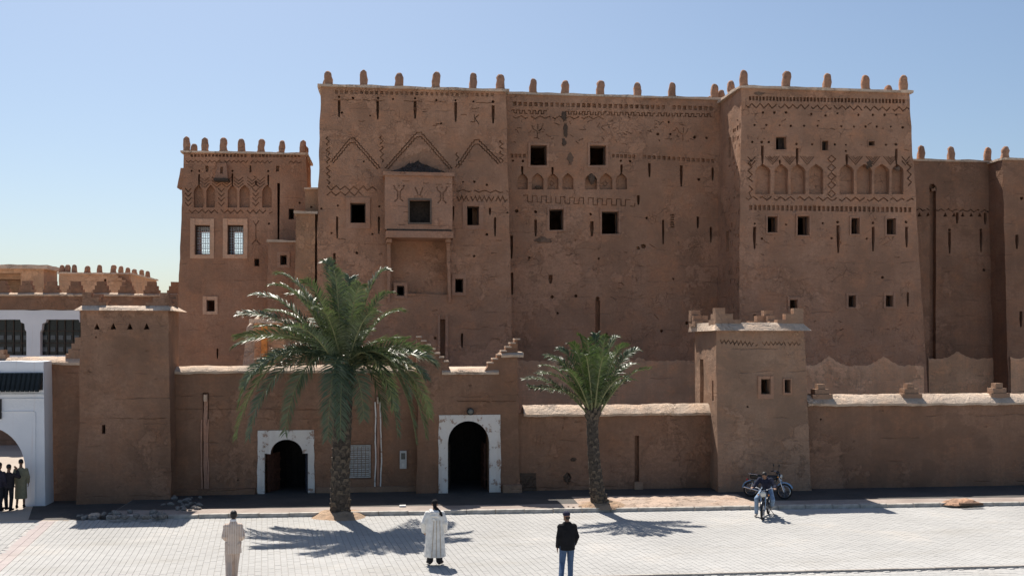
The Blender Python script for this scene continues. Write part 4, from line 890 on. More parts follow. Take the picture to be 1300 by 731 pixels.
# ------------------------------------------------------------------ small sunlit hut behind the wall, left of the big palm
HUT = thing('mud_hut', 'sunlit mud hut corner with orange door post behind the outer wall', 'hut', (-10, 4, 0))
FHu = (4.2, 0)
V = []; c0 = on(FHu, 297, 470); c1 = on(FHu, 321, 470); t0 = on(FHu, 307, 415); t1 = on(FHu, 330, 406)
obj('buttress', rough_hexa([(c0.x-.1, 3.8, .5), (c1.x, 3.8, .5), (c1.x, 6.5, .5), (c0.x-.1, 6.5, .5), (t0.x, 5.6, t0.z), (c1.x, 5.6, t1.z), (c1.x, 6.5, t1.z+.3), (t0.x+.1, 6.5, t0.z+.3)], .2, .06, 5), MUD_C, HUT, 50)
p0 = on(FHu, 321.4, 470); p1 = on(FHu, 360, 410)
obj('wall', rough_box(p0.x, p1.x, 4.6, 7, .5, p1.z, cell=.3, amp=.03), MUD_O2, HUT); px0 = on(FHu, 331, 470).x; MB().box((px0, 4.35, .5), (px0+.24, 4.58, p1.z-.1)).build('door_post', WOOD_O, HUT)
obj('roof_edge', rough_box(p0.x-.2, p1.x+.3, 4.4, 7.2, p1.z, p1.z+.18, cell=.3, amp=.04), MUD_C, HUT)
o = on((1.2, 0), 379, 460); xx = o.x; MS = thing('stepped_block', 'little stepped mud finial on the terrace behind the big palm', 'finial', (xx, 1.2, o.z))
for i, ww in enumerate((.56, .36, .2)): obj('step', rough_box(xx-ww/2, xx+ww/2, 1.05, 1.4, 4.9+i*.2, 5.1+i*.2-.004, cell=.1, amp=.02, seed=i), MUD_C, MS)
# ------------------------------------------------------------------ ground
def ground_mat():
    t = NT('dusty_ground'); c = t.mix(t.ramp(t.noise(.25, 6, .6), .35, .65), (.36, .30, .25), (.46, .40, .33))
    c = t.mix(t.math('MULTIPLY', t.ramp(t.noise(14, 5, .7), .4, .65), .3), c, (.30, .25, .20)); t.col(c); t.rough(.95); t.bump(t.noise(10, 6, .7), .4, .03); return t.m
GROUND = ground_mat()
def grid_sheet(x0, x1, y0, y1, nx, ny, z):
    V = [(x0+(x1-x0)*i/nx, y0+(y1-y0)*j/ny, z) for j in range(ny+1) for i in range(nx+1)]
    return V, [(j*(nx+1)+i, j*(nx+1)+i+1, (j+1)*(nx+1)+i+1, (j+1)*(nx+1)+i) for j in range(ny) for i in range(nx)]
struct('ground', grid_sheet(-900, 900, -500, 1500, 4, 4, 0.0), GROUND)
def paver_mat(name, c):
    t = NT(name); a = t.noise(.18, 5, .6); col = t.mix(t.ramp(a, .35, .68), tuple(x*.86 for x in c), tuple(min(1, x*1.08) for x in c))
    dirt = t.ramp(t.noise(.5, 6, .65, t.map((.5, 1.3, 1))), .52, .72); col = t.mix(t.math('MULTIPLY', dirt, .5), col, (c[0]*.72, c[1]*.68, c[2]*.62))
    rnd = t.n.new('ShaderNodeNewGeometry').outputs['Random Per Island']; col = t.mix(t.math('MULTIPLY', t.ramp(rnd, 0, 1), .22), col, tuple(x*.72 for x in c))
    fine = t.noise(30, 4, .7); col = t.mix(t.math('MULTIPLY', t.ramp(fine, .45, .7), .2), col, tuple(x*.7 for x in c))
    tyre = t.ramp(t.noise(1.0, 6, .65, t.map((.22, 1.9, 1))), .56, .68); col = t.mix(t.math('MULTIPLY', tyre, .4), col, tuple(x*.7 for x in c)); sand = t.ramp(t.noise(.35, 7, .7), .55, .66); col = t.mix(t.math('MULTIPLY', sand, .5), col, (.47, .44, .40))
    spots = t.ramp(t.noise(2.1, 3, .5), .69, .74); col = t.mix(t.math('MULTIPLY', spots, .5), col, tuple(x*.5 for x in c))
    t.col(col); t.rough(.9); t.b.inputs['Specular IOR Level'].default_value = .2; t.bump(fine, .25, .01); return t.m
PAVE = paver_mat('grey_paver', (.42, .415, .40)); PAVE_P = paver_mat('pink_paver', (.44, .385, .37)); JOINT = simple('joint_sand', (.385, .37, .35), .95, nscale=5)
# kerb line (two survey points) and paving
KA = camxy(-13.4, 34.05); KB = camxy(30, 38.05); KA.z = KB.z = 0; KD = (KB-KA).normalized(); KN = Vector((-KD.y, KD.x, 0))
def beyond_kerb(p): return (p-KA).dot(KN) > -.02
PLAZA = struct('plaza', (lambda q: q)(([(-70, -75, .004), (75, -75, .004), (75, (KA+KD*((75-KA.x)/KD.x)).y, .004), (-70, (KA+KD*((-70-KA.x)/KD.x)).y, .004)], [(0, 1, 2, 3)])), JOINT)
ang = -R(6.8); ua = Vector((math.sin(ang), math.cos(ang), 0)); ub = Vector((math.cos(ang), -math.sin(ang), 0))      # rows run away from the viewer
def pavers(name, mat, test, a0, a1, b0, b1, w, l, gap=.006, u=ua, v=ub, org=Vector((-6, -10, 0))):
    V = []; F = []; nb = int((b1-b0)/w); na = int((a1-a0)/l); h = .014
    for i in range(nb):
        for j in range(na):
            A = a0+(j+(.5 if i % 2 else 0))*l; B = b0+i*w; c = org+u*(A+l/2)+v*(B+w/2)
            if not test(c): continue
            n = len(V); e = gap/2; tz = h+random.uniform(-.0025, .0025)
            for s, t_, z, k in ((0, 0, 0, 0), (1, 0, 0, 0), (1, 1, 0, 0), (0, 1, 0, 0), (0, 0, tz, 1), (1, 0, tz, 1), (1, 1, tz, 1), (0, 1, tz, 1)):
                ee = e+(.005 if k else 0); el = e*.35+(.003 if k else 0); P = org+u*(A+(l-el if s else el))+v*(B+(w-ee if t_ else ee)); V.append((P.x, P.y, .004+z))
            F += [(n+4, n+7, n+6, n+5), (n, n+4, n+5, n+1), (n+1, n+5, n+6, n+2), (n+2, n+6, n+7, n+3), (n+3, n+7, n+4, n)]
    o = MB(); o.V = [Vector(p) for p in V]; o.F = F; ob = o.build(name, mat, PLAZA, fix=True); ob['kind'] = 'stuff'; return ob
P0 = gnd(0, 726); P1 = gnd(70, 662); band_b = (P0-Vector((-6, -10, 0))).dot(ub); bd = (P1-P0).normalized(); bn = Vector((bd.y, -bd.x, 0))
E0 = gnd(1000, 728); E1 = gnd(1300, 720.5); ed = (E1-E0).normalized(); en = Vector((-ed.y, ed.x, 0))
side = lambda c: (c-P0).dot(bn)
main = lambda c: not beyond_kerb(c) and side(c) > .0
front = lambda c: (c-E0).dot(en) < -.06
pavers('paving', PAVE, lambda c: main(c) and not front(c), -9, 16, -16, 34, .168, .23)
pavers('paving', PAVE, lambda c: not beyond_kerb(c) and side(c) < -.5, -6, 14, -20, 8, .2, .2, u=bd, v=Vector((bd.y, -bd.x, 0)), org=P0)
pavers('pink_edging', PAVE_P, lambda c: not beyond_kerb(c) and -.5 < side(c) < 0, -5, 14, -.5, 0, .25, .25, u=bd, v=Vector((bd.y, -bd.x, 0)), org=P0)
pavers('paving', PAVE, lambda c: front(c), -10, 60, -14, -.1, .2, .2, u=ed, v=en, org=E0-ed*20)
q = MB(); n = 90
for i in range(n):
    a = E0-ed*24+ed*(i*.5); b = a+ed*.497; q.prism([a+Vector((0, 0, .004)), b+Vector((0, 0, .004)), b+en*.1+Vector((0, 0, .004)), a+en*.1+Vector((0, 0, .004))], (0, 0, .06+random.uniform(-.006, .006)))
ee = q.build('edging_strip', simple('edging_stone', (.36, .33, .30), .9), PLAZA); ee['kind'] = 'stuff'
# pavement (sidewalk) with kerb stones
def side_mat():
    t = NT('concrete_pavement'); c = t.mix(t.ramp(t.noise(.6, 6, .62), .35, .65), (.26, .21, .18), (.36, .30, .26)); c = t.mix(t.math('MULTIPLY', t.ramp(t.noise(5, 6, .7), .45, .7), .4), c, (.19, .15, .12)); t.col(c); t.rough(.95); t.bump(t.noise(8, 6, .7), .5, .03); return t.m
SIDE = side_mat(); KERB = simple('kerb_stone', (.42, .39, .35), .9, nscale=4, var=.25, bump=.5)
S0 = gnd(128, 664); S0 = KA+KD*((S0-KA).dot(KD))
SW = struct('sidewalk', MB().add([S0+KN*.16, KB+KN*.16, Vector((KB.x+1, 3, 0)), Vector((S0.x, 3, 0))]+[p+Vector((0, 0, .13)) for p in (S0+KN*.16, KB+KN*.16, Vector((KB.x+1, 3, 0)), Vector((S0.x, 3, 0)))],
      [(4, 5, 6, 7), (0, 1, 5, 4), (1, 2, 6, 5), (2, 3, 7, 6), (3, 0, 4, 7)]) and None or ([tuple(p) for p in (S0+KN*.16, KB+KN*.16, Vector((KB.x+1, 3, 0)), Vector((S0.x, 3, 0)))]+[(p.x, p.y, .13) for p in (S0+KN*.16, KB+KN*.16, Vector((KB.x+1, 3, 0)), Vector((S0.x, 3, 0)))],
      [(4, 5, 6, 7), (0, 1, 5, 4), (1, 2, 6, 5), (2, 3, 7, 6), (3, 0, 4, 7)]), SIDE)
kx = 0; L = (KB-S0).length; ks = []
for i in range(3):
    V, F = rough_box(0, .98, 0, .155, 0, .15, cell=.1, amp=.02, seed=i*9, ns=3); m = mesh_from('kerb_stone', V, F); m.materials.append(KERB); ks.append(m)
while kx < L-1:
    o = bpy.data.objects.new('kerb_stone', random.choice(ks)); link(o, SW); p = S0+KD*kx; o.location = (p.x, p.y, random.uniform(-.015, .006)); o.rotation_euler = (0, 0, math.atan2(KD.y, KD.x)+R(random.uniform(-.7, .7))); kx += 1.0
# dark strip from kerbside concrete to walls: the walls' shade painted into the ground
def shade_ground_mat():
    t = NT('shade_dark_ground'); c = t.mix(t.ramp(t.noise(.7, 6, .62), .35, .65), (.045, .042, .040), (.075, .068, .062)); c = t.mix(t.math('MULTIPLY', t.ramp(t.noise(4, 6, .7), .55, .7), .5), c, (.12, .10, .085)); t.col(c); t.rough(.9); t.bump(t.noise(18, 5, .7), .5, .02); return t.m
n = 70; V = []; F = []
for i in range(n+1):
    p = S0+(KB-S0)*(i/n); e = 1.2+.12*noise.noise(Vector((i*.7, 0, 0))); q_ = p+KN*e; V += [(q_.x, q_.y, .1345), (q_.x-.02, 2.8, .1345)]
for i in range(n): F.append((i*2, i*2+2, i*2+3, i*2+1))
struct('shade_strip', (V, F), shade_ground_mat())
g0 = gnd(36, 659.5); g1 = gnd(57, 640); struct('shade_forecourt', ([(g0.x, g0.y, .007), (S0.x+.02, S0.y-.05, .007), (S0.x+.02, .3, .007), (g1.x-.4, .3, .007), (g1.x-.4, g1.y, .007)], [(0, 1, 2, 3, 4)]), MATS['shade_dark_ground'])  # dark sheet before gate and left tower: their shade painted as ground colour
# earth beds round the palms: low uneven mounds
def mound(name, c, rx, ry, h, z0, mat, seed=0, kind='structure', label=None, cat=None, n=40, m=14):
    V = [(c.x, c.y, z0+h)]; F = []
    for j in range(1, m+1):
        for i in range(n):
            a = 2*math.pi*i/n; r = j/m*(1+.25*noise.noise(Vector((math.cos(a)*1.5+seed, math.sin(a)*1.5, seed)))); x = c.x+rx*r*math.cos(a); y = c.y+ry*r*math.sin(a)
            V.append((x, y, z0-.03+(h+.03)*max(0, (1-(j/m)**2))*(1+.6*noise.noise(Vector((x*2.5, y*2.5, seed))))+.03*noise.noise(Vector((x*7, y*7, seed)))))
    for i in range(n):
        F.append((0, 1+i, 1+(i+1) % n))
        for j in range(m-1): F.append((1+j*n+i, 1+(j+1)*n+i, 1+(j+1)*n+(i+1) % n, 1+j*n+(i+1) % n))
    o = obj(name, (V, F), mat, None, 180)
    if label: tag(o, label, cat)
    else: o['kind'] = kind
    return o
EARTH = mud('loose_earth', (.46, .33, .23), crack=0, streak=0, pits=.6, bump=1.2); DIRT = mud('pale_dirt', (.47, .37, .30), crack=0, streak=0, pits=.8, bump=1.0)
d0 = gnd(742, 641, .13); d1 = gnd(947, 636, .13)
V, F = grid_sheet(0, 1, 0, 1, 60, 12, 0); u = KD*6.35; o0 = S0+KD*((gnd(738, 648)-S0).dot(KD))+KN*.17
V = [o0+u*x+KN*(2.6*y)+Vector((0, 0, .137+.04*(noise.noise(Vector((x*30, y*8, 3)))+.5)*min(1, 12*min(x, 1-x, y, 1-y)+.05))) for x, y, z in V]
struct('dirt_strip', (V, F), DIRT, 180)
PAL1 = gnd(432, 655.5); PAL2 = gnd(762, 642, .13)
mound('earth_bed', PAL1, 1.15, .95, .2, .005, EARTH, 3); mound('earth_bed', PAL2+Vector((.05, 0, 0)), .9, .7, .2, .14, EARTH, 8)
sp = gnd(1219, 638, .13); mound('sand_pile', sp, .85, .42, .15, .13, mud('red_sand', (.50, .32, .22), crack=0, streak=0, bump=1), 12, label='low pile of reddish sand on the pavement edge', cat='sand pile')
q = MB(); q.add(*rough_box(sp.x-.3, sp.x+.5, sp.y-.62, sp.y-.46, .13, .21, cell=.1, amp=.03)); tag(q.build('broken_board', SCAR, None), 'dark broken board lying in front of reddish sand pile', 'board')
# stones
def stone_mesh(seed, n=9, m=6):
    q = MB().ell((0, 0, 0), (1, .8, .6), n, m)
    return mesh_from('stone', [v*(1+.45*noise.noise(v*1.3+Vector((seed, 0, 0)))) for v in q.V], q.F)
STM = simple('grey_rubble', (.22, .20, .18), .95, nscale=3, var=.3, bump=.6); STB = simple('pale_boulder', (.50, .40, .32), .95, nscale=3, var=.25, bump=.6)
sm = [stone_mesh(i*5.1) for i in range(4)]
for m in sm: m.materials.append(STM)
bl = stone_mesh(33); bl.materials.append(STB)
def put_stone(m, p, s, label, group, rz=None):
    o = bpy.data.objects.new('stone', m); link(o); o.scale = (s, s, s); o.location = p+Vector((0, 0, s*.35)); o.rotation_euler = (0, 0, random.random()*6 if rz is None else rz); tag(o, label, 'stone', group); return o
put_stone(bl, gnd(120, 658), .22, 'pale boulder at the kerb end below triangle-holed tower', None)
for k in range(46):
    px = random.uniform(100, 212); p = gnd(px, random.uniform(650, 658) if px > 128 else random.uniform(655, 660), .13 if px > 128 else 0); put_stone(random.choice(sm), p, random.uniform(.05, .15), 'grey rubble stone in the shade of triangle-holed tower', 'rubble stones at the foot of left tower')
for k in range(26):
    px = random.uniform(205, 255); p = gnd(px, random.uniform(632, 648), .13); put_stone(random.choice(sm), p, random.uniform(.05, .13), 'dark rubble stone heaped beside the drain chute', 'rubble stones by the drain chute')
pb = stone_mesh(71); pb.materials.append(DIRT)
for k in range(40):
    px = random.uniform(700, 790); p = gnd(px, random.uniform(643, 649), .13)
    if not beyond_kerb(p-KN*.3): continue
    put_stone(pb, p, random.uniform(.03, .07), 'small pale pebble on the dirt beside the slim palm', 'pebbles by the slim palm')
o = MB().add(*rough_box(*(lambda p: (p.x-.11, p.x+.11, p.y-.08, p.y+.08))(gnd(511, 643, .13)), .134, .19, cell=.06, amp=.02)).build('litter', simple('white_paper', (.75, .75, .73), .8), None); tag(o, 'white scrap of paper lying in shade left of the tall gate', 'litter')
# ------------------------------------------------------------------ palms
def leaf_mat(name, c0, c1, rough=.36):
    t = NT(name); rnd = t.n.new('ShaderNodeNewGeometry').outputs['Random Per Island']
    col = t.mix(rnd, c0, c1); oi = t.n.new('ShaderNodeObjectInfo').outputs['Random']; col = t.mix(t.math('MULTIPLY', oi, .45), col, (c1[0]*1.35, c1[1]*1.12, c1[2]*.8))
    t.col(col); t.rough(rough); t.b.inputs['Specular IOR Level'].default_value = .55
    tr = t.n.new('ShaderNodeBsdfTranslucent'); t.l.new(t.mix(.5, col, (.12, .20, .03)), tr.inputs[0]); mx = t.n.new('ShaderNodeMixShader'); mx.inputs[0].default_value = .22
    t.l.new(t.b.outputs[0], mx.inputs[1]); t.l.new(tr.outputs[0], mx.inputs[2]); t.l.new(mx.outputs[0], t.n['Material Output'].inputs[0]); return t.m
LEAF1 = leaf_mat('palm_leaf', (.066, .098, .056), (.125, .158, .088), .42); LEAF2 = leaf_mat('young_palm_leaf', (.034, .062, .026), (.068, .102, .040), .46)
RACH = simple('leaf_stalk', (.20, .20, .09), .6); BARK = simple('palm_bark', (.062, .049, .039), .95, nscale=9, var=.45, bump=1.0); STUB = simple('leaf_stub', (.105, .083, .062), .95, nscale=12, var=.4, bump=.8)
def bez(p0, p1, p2, p3, t): s = 1-t; return p0*(s**3)+p1*(3*s*s*t)+p2*(3*s*t*t)+p3*(t**3)
def frond(parent, base, tip, rise, mat, npair=62, leafl=.5, stalk=.16, sag=.0, seed=0, width=.03):
    """one feather leaf: arched stalk with two rows of leaflets"""
    rnd = random.Random(seed); d = tip-base; L = d.length; up = Vector((0, 0, 1))
    hdir = Vector((d.x, d.y, 0)); hdir = hdir.normalized() if hdir.length > .05 else Vector((rnd.uniform(-1, 1), rnd.uniform(-1, 1), 0)).normalized()
    h = Vector((d.x, d.y, 0)); dz = d.z
    if dz > .35*L: p1 = base+h*.22+up*dz*.45; p2 = base+h*(.55+.1*rnd.random())+up*(dz*.92+L*.10)
    else: p1 = base+h*.32+up*(max(dz, 0)*.6+rise*L*.95); p2 = base+h*.90+up*(dz*.42+rise*L*.62)
    N = 30
    P = [bez(base, p1, p2, tip, i/N) for i in range(N+1)]
    q = MB(); q.tube(P, [.034*(1-i/N)**.8+.005 for i in range(N+1)], 5)
    st = q.build('frond', RACH, parent, 60)
    V = []; F = []; roll = rnd.uniform(-.5, .5)
    for i in range(npair):
        u = stalk+(1-stalk)*(i+rnd.uniform(-.25, .25))/npair; u = min(max(u, 0), 1); p = bez(base, p1, p2, tip, u); t = (bez(base, p1, p2, tip, min(u+.02, 1))-bez(base, p1, p2, tip, max(u-.02, 0))).normalized()
        s = t.cross(up); s = s.normalized() if s.length > .15 else hdir.cross(up).normalized(); n = s.cross(t).normalized()
        s2 = s*math.cos(roll)+n*math.sin(roll); n2 = n*math.cos(roll)-s*math.sin(roll)
        v = max(0, (u-stalk)/(1-stalk)); ll = leafl*(.45+.55*math.sin(min(1, v*1.9+.12)*math.pi/2))*(1-.62*v**2.2)*rnd.uniform(.85, 1.12); fw = .42+.75*v
        for sd in (-1, 1):
            if rnd.random() < .06: continue
            dr = (s2*sd*1.0+t*fw+n2*rnd.uniform(.12, .5)+Vector((rnd.gauss(0, .08), rnd.gauss(0, .08), rnd.gauss(0, .08)))).normalized()
            w = t.cross(dr).cross(dr).normalized() if False else (t-dr*t.dot(dr)).normalized()
            wv = (w+n2*rnd.uniform(-.6, .6)).normalized()*width*.5*rnd.uniform(.8, 1.2); mid = p+dr*ll*.5+Vector((0, 0, -ll*.03)); end = p+dr*ll+Vector((0, 0, -ll*rnd.uniform(.12, .3)))
            k = len(V); V += [p-wv*.5, p+wv*.5, mid+wv, mid-wv, end]; F += [(k, k+1, k+2, k+3), (k+3, k+2, k+4)]
    o = MB(); o.V = V; o.F = F; o.build('leaflets', mat, st, None, True, False); return st
def palm(name, label, path, radii, fronds, leafmat, leafl, seed, nstub=150, rough_w=.03, npair=62):
    T = thing(name, label, 'palm tree', path[0]); q = MB(); N = 34; pts = []; rr = []
    m = len(path)-1
    for i in range(N+1):
        u = i/N*m; k = min(int(u), m-1); f = u-k; p = path[k].lerp(path[k+1], f); pts.append(p); rr.append((radii[k]*(1-f)+radii[k+1]*f)*(1+.05*math.sin(i*2.4)))
    q.tube(pts, rr, 18); V = [v+Vector((nz(v, 7, .03), nz(v, 7, .03, 3), nz(v, 7, .03, 7))) for v in q.V]; q.V = V
    tr = q.build('trunk', BARK, T, 40)
    st = MB(); ga = math.pi*(3-5**.5)
    for i in range(nstub):
        u = (i+.5)/nstub; k = min(int(u*N), N-1); p = pts[k].lerp(pts[k+1], u*N-k); r = rr[k]; a = i*ga; d = Vector((math.cos(a), math.sin(a), 0)); tg = Vector((-d.y, d.x, 0)); w = r*.42*random.uniform(.8, 1.15); h = r*.75*random.uniform(.8, 1.2); ex = r*random.uniform(.08, .17)+(.10 if u > .88 else 0); h *= 1+1.1*max(0, u-.85)*6
        b0 = p+d*r*.92; st.add([b0-tg*w-Vector((0, 0, h*.35)), b0+tg*w-Vector((0, 0, h*.35)), b0+tg*w*.55+d*ex+Vector((0, 0, h*.45)), b0-tg*w*.55+d*ex+Vector((0, 0, h*.45)), b0-tg*w*.5+Vector((0, 0, h*.5))-d*r*.2, b0+tg*w*.5+Vector((0, 0, h*.5))-d*r*.2],
                               [(0, 1, 2, 3), (3, 2, 5, 4), (0, 3, 4), (1, 5, 2)])
    s = st.build('leaf_stubs', STUB, tr); s['kind'] = 'stuff'
    top = pts[-1]
    for i, (tip, rise) in enumerate(fronds):
        a = Vector((tip.x-top.x, tip.y-top.y, 0)); a = a.normalized()*.16 if a.length > .1 else Vector((0, 0, 0))
        L = (tip-top).length; frond(T, top+a+Vector((0, 0, random.uniform(-.25, .15))), tip, rise, leafmat, int(npair*min(1.25, max(.6, L/2.7))), leafl, .14, seed=seed*100+i, width=rough_w)
    return T
def tips_from(px_list, y0, jitter_y):
    out = []
    for i, (x, y, dy, rise) in enumerate(px_list): out.append((on((y0+dy, 0), x, y), rise))
    return out
# big palm: survey of frond tips as (pixel x, pixel y, metres towards/away, arch)
base = PAL1; y0 = base.y
top = on((y0, 0), 437, 468)
L1 = [(414, 333, .3, .05), (424, 345, -.5, .10), (444, 352, .9, .06), (492, 343, .2, .10), (497, 372, -.7, .14), (478, 395, -1.4, .2), (352, 348, .5, .14), (345, 362, -.6, .18), (320, 374, .4, .2), (303, 399, -.4, .24), (298, 440, .6, .30), (300, 428, -.8, .28),
      (338, 395, 1.4, .2), (365, 415, -2.0, .3), (404, 392, -1.6, .22), (300, 556, -.3, .42), (316, 556, -1.1, .40), (303, 515, .7, .40), (362, 550, -1.2, .40), (416, 558, -1.9, .40), (432, 556, -1.9, .36),
      (462, 532, -1.5, .40), (553, 462, .3, .26), (545, 445, -.7, .22), (530, 470, 1.2, .3), (541, 556, -.2, .45), (528, 560, -1.0, .45), (545, 530, .8, .42), (505, 552, -1.6, .45), (488, 540, -1.0, .45), (500, 520, 1.5, .42), (520, 505, -1.8, .38), (470, 420, 1.8, .16), (395, 405, 2.0, .18), (330, 470, 1.6, .34), (350, 430, 2.0, .26), (515, 430, 1.7, .24), (458, 362, -.9, .1), (385, 358, -.3, .1), (370, 372, 1.2, .12), (512, 395, .6, .16), (325, 415, 1.3, .24), (540, 480, -1.4, .32), (310, 490, -1.2, .36)]
palm('palm_tree', 'big thick-trunked palm with drooping grey-green fronds in a kerbside earth bed', [base+Vector((0, 0, -.1)), base+Vector((0, 0, 1.5)), base.lerp(top, .6)+Vector((0, 0, 0)), top], [.34, .30, .29, .30], tips_from(L1, y0, 0), LEAF1, .68, 5, 190, .038, 92)
base = PAL2; y0 = base.y; top = on((y0, 0), 753, 520)
L2 = [(735, 426, .2, .04), (724, 436, -.5, .06), (745, 430, -.7, .05), (757, 424, .5, .03), (770, 428, -.4, .04), (784, 428, .2, .05), (797, 438, -.5, .06), (812, 444, .3, .08), (826, 468, -.2, .12), (808, 462, .8, .10), (795, 478, -1.0, .12), (708, 443, .4, .08), (692, 452, -.4, .10), (686, 464, .6, .12), (664, 481, -.1, .15), (682, 474, -.9, .14),
      (700, 455, 1.1, .08), (716, 470, -1.2, .12), (742, 450, -1.2, .08), (768, 452, -1.3, .08), (780, 448, 1.2, .06), (728, 446, 1.1, .06), (755, 440, 1.3, .04), (672, 490, -.5, .2), (805, 482, .6, .16)]
palm('palm_tree', 'slim young palm with bright upright fronds on the dirt strip', [base+Vector((.02, 0, -.1)), base+Vector((-.10, 0, .5)), base.lerp(top, .45)+Vector((-.10, 0, 0)), top+Vector((-.03, 0, -.6)), top], [.33, .25, .21, .20, .22], tips_from(L2, y0, 0), LEAF2, .50, 9, 150, .036, 70)
# ------------------------------------------------------------------ people
SKIN = simple('brown_skin', (.22, .115, .07), .55, var=.08, bump=0); HAIR = simple('black_hair', (.012, .011, .011), .6, nscale=40, var=.4, bump=.5)
def cloth(name, c, stripe=None, rough=.9, axis=0, period=.05, duty=.5, dark=None, wrinkle=.5):
    t = NT(name); o = t.objco(); f = t.noise(9, 5, .6, o); col = t.mix(t.ramp(f, .35, .65), tuple(x*.85 for x in c), tuple(min(1, x*1.1) for x in c))
    if stripe:
        sx = t.n.new('ShaderNodeSeparateXYZ'); t.l.new(o, sx.inputs[0]); v = t.math('FRACT', t.math('MULTIPLY', sx.outputs[axis], 1/period)); col = t.mix(t.math('LESS_THAN', v, duty), col, stripe)
    t.col(col); t.rough(rough); t.b.inputs['Specular IOR Level'].default_value = .15; t.bump(t.noise(6, 4, .6, o), wrinkle, .05); return t.m
def fuse(q, name, mat, parent, vox=.012, it=3):
    o = q.build(name, mat, parent, None, False, True)
    md = o.modifiers.new('r', 'REMESH'); md.mode = 'VOXEL'; md.voxel_size = vox; md.use_smooth_shade = True
    s = o.modifiers.new('s', 'SMOOTH'); s.iterations = it; s.factor = .5
    bake(o); o.data.materials.clear(); o.data.materials.append(mat); o.data.polygons.foreach_set('use_smooth', [True]*len(o.data.polygons)); return o
def hand(q, wrist, d, nrm, side, curl=.5, s=1.0):
    """palm and five fingers; d: along the hand, nrm: out of the back of the hand, side: +1/-1 where the thumb leaves"""
    d = d.normalized(); nrm = (nrm-d*nrm.dot(d)).normalized(); w = d.cross(nrm)*side
    for k in range(4): q.cap(wrist+w*(-.028+.019*k)*s, .016*s, wrist+d*.085*s+w*(-.033+.022*k)*s, .0125*s, 8)
    for k, L in enumerate((.062, .075, .080, .070)):
        b = wrist+d*.085*s+w*(-.033+.022*k)*s; a1 = (d-nrm*curl*.5).normalized(); a2 = (d-nrm*curl*1.6).normalized(); m = b+a1*L*.5*s; q.cap(b, .0105*s, m, .0095*s, 7); q.cap(m, .0095*s, m+a2*L*.5*s, .008*s, 7)
    b = wrist+d*.025*s+w*.03*s; m = b+(d*.6+w*.8-nrm*.2).normalized()*.04*s; q.cap(b, .0145*s, m, .012*s, 7); q.cap(m, .012*s, m+(d*.9+w*.3-nrm*.4).normalized()*.034*s, .009*s, 7)
def head(q, c, fwd, s=1.0, tilt=Vector((0, 0, 1))):
    f = fwd.normalized(); u = (tilt-f*tilt.dot(f)).normalized(); r = f.cross(u); M = Matrix((r, f, u)).transposed()
    P = lambda x, y, z: c+M@(Vector((x, y, z))*s)
    q.ell(P(0, -.005, .025), (.075*s, .094*s, .095*s), 16, 12, M); q.ell(P(0, .022, -.045), (.058*s, .066*s, .075*s), 14, 10, M); q.cap(P(0, .05, -.088), .026*s, P(0, .055, -.09), .026*s)
    q.cap(P(0, .088, .012), .010*s, P(0, .108, -.022), .013*s, 7); q.cap(P(-.012, .098, -.028), .010*s, P(.012, .098, -.028), .010*s, 7)
    q.cap(P(-.02, .086, -.058), .008*s, P(.02, .086, -.058), .008*s, 7); q.cap(P(-.035, .078, .032), .010*s, P(.035, .078, .032), .010*s, 7)
    for e in (-1, 1): q.ell(P(.078*e, -.004, -.008), (.010*s, .020*s, .032*s), 8, 6, M)
    return P, M
def face_bits(o, P, M, s):
    e = MB()
    for sd in (-1, 1): e.ell(P(.03*sd, .083, .008), (.011*s, .007*s, .007*s), 8, 6, M)
    e.build('eyes', simple('eye_dark', (.02, .015, .012), .3, var=0, bump=0) if 'eye_dark' not in MATS else MATS['eye_dark'], o, 180, False)
def person(label, loc, rz, J, group=None, vox=.009, headdir=Vector((0, 1, 0)), headtilt=Vector((0, 0, 1)), s=1.0, hands=True, skin=None):
    """J: joints in local metres; returns (thing, body, head frame)"""
    T = thing('person', label, 'person', loc, rz, group); q = MB(); sk = skin or SKIN; V = {k: Vector(v) for k, v in J.items()}
    P, M = head(q, V['head'], headdir, s, headtilt)
    q.cap(V['head']-Vector(headtilt)*.07-Vector(headdir)*.02, .052, V['neck'], .06)
    q.cap(V['neck'], .06, V['chest'], .1); q.cap(V['chest']+Vector((-.07, 0, .0)), .09, V['chest']+Vector((.07, 0, .0)), .09); q.cap(V['chest'], .105, V['pelvis'], .105); q.cap(V['pelvis']+Vector((-.06, 0, 0)), .11, V['pelvis']+Vector((.06, 0, 0)), .11)
    for sd in ('l', 'r'):
        sg = -1 if sd == 'l' else 1
        q.cap(V['chest']+Vector((.07*sg, 0, .05)), .06, V['sh_'+sd], .055); q.cap(V['sh_'+sd], .058, V['el_'+sd], .043); q.cap(V['el_'+sd], .042, V['wr_'+sd], .028)
        q.cap(V['hip_'+sd], .085, V['kn_'+sd], .058); q.cap(V['kn_'+sd], .056, V['an_'+sd], .038)
        if hands:
            d = (V['wr_'+sd]-V['el_'+sd]).normalized(); hd = V.get('hd_'+sd, d); nrm = Vector((sg, 0, 0)) if abs(hd.x) < .8 else Vector((0, 0, 1)); nrm = V.get('hn_'+sd, nrm); hand(q, V['wr_'+sd], hd, nrm, -sg if True else sg, .5)
        ft = V.get('toe_'+sd, V['an_'+sd]+Vector((0, .16, -.05))); q.cap(V['an_'+sd]+Vector((0, -.02, -.035)), .036, ft, .03)
    b = fuse(q, 'body', sk, T, vox); face_bits(b, P, M, s); return T, b, P, M, V
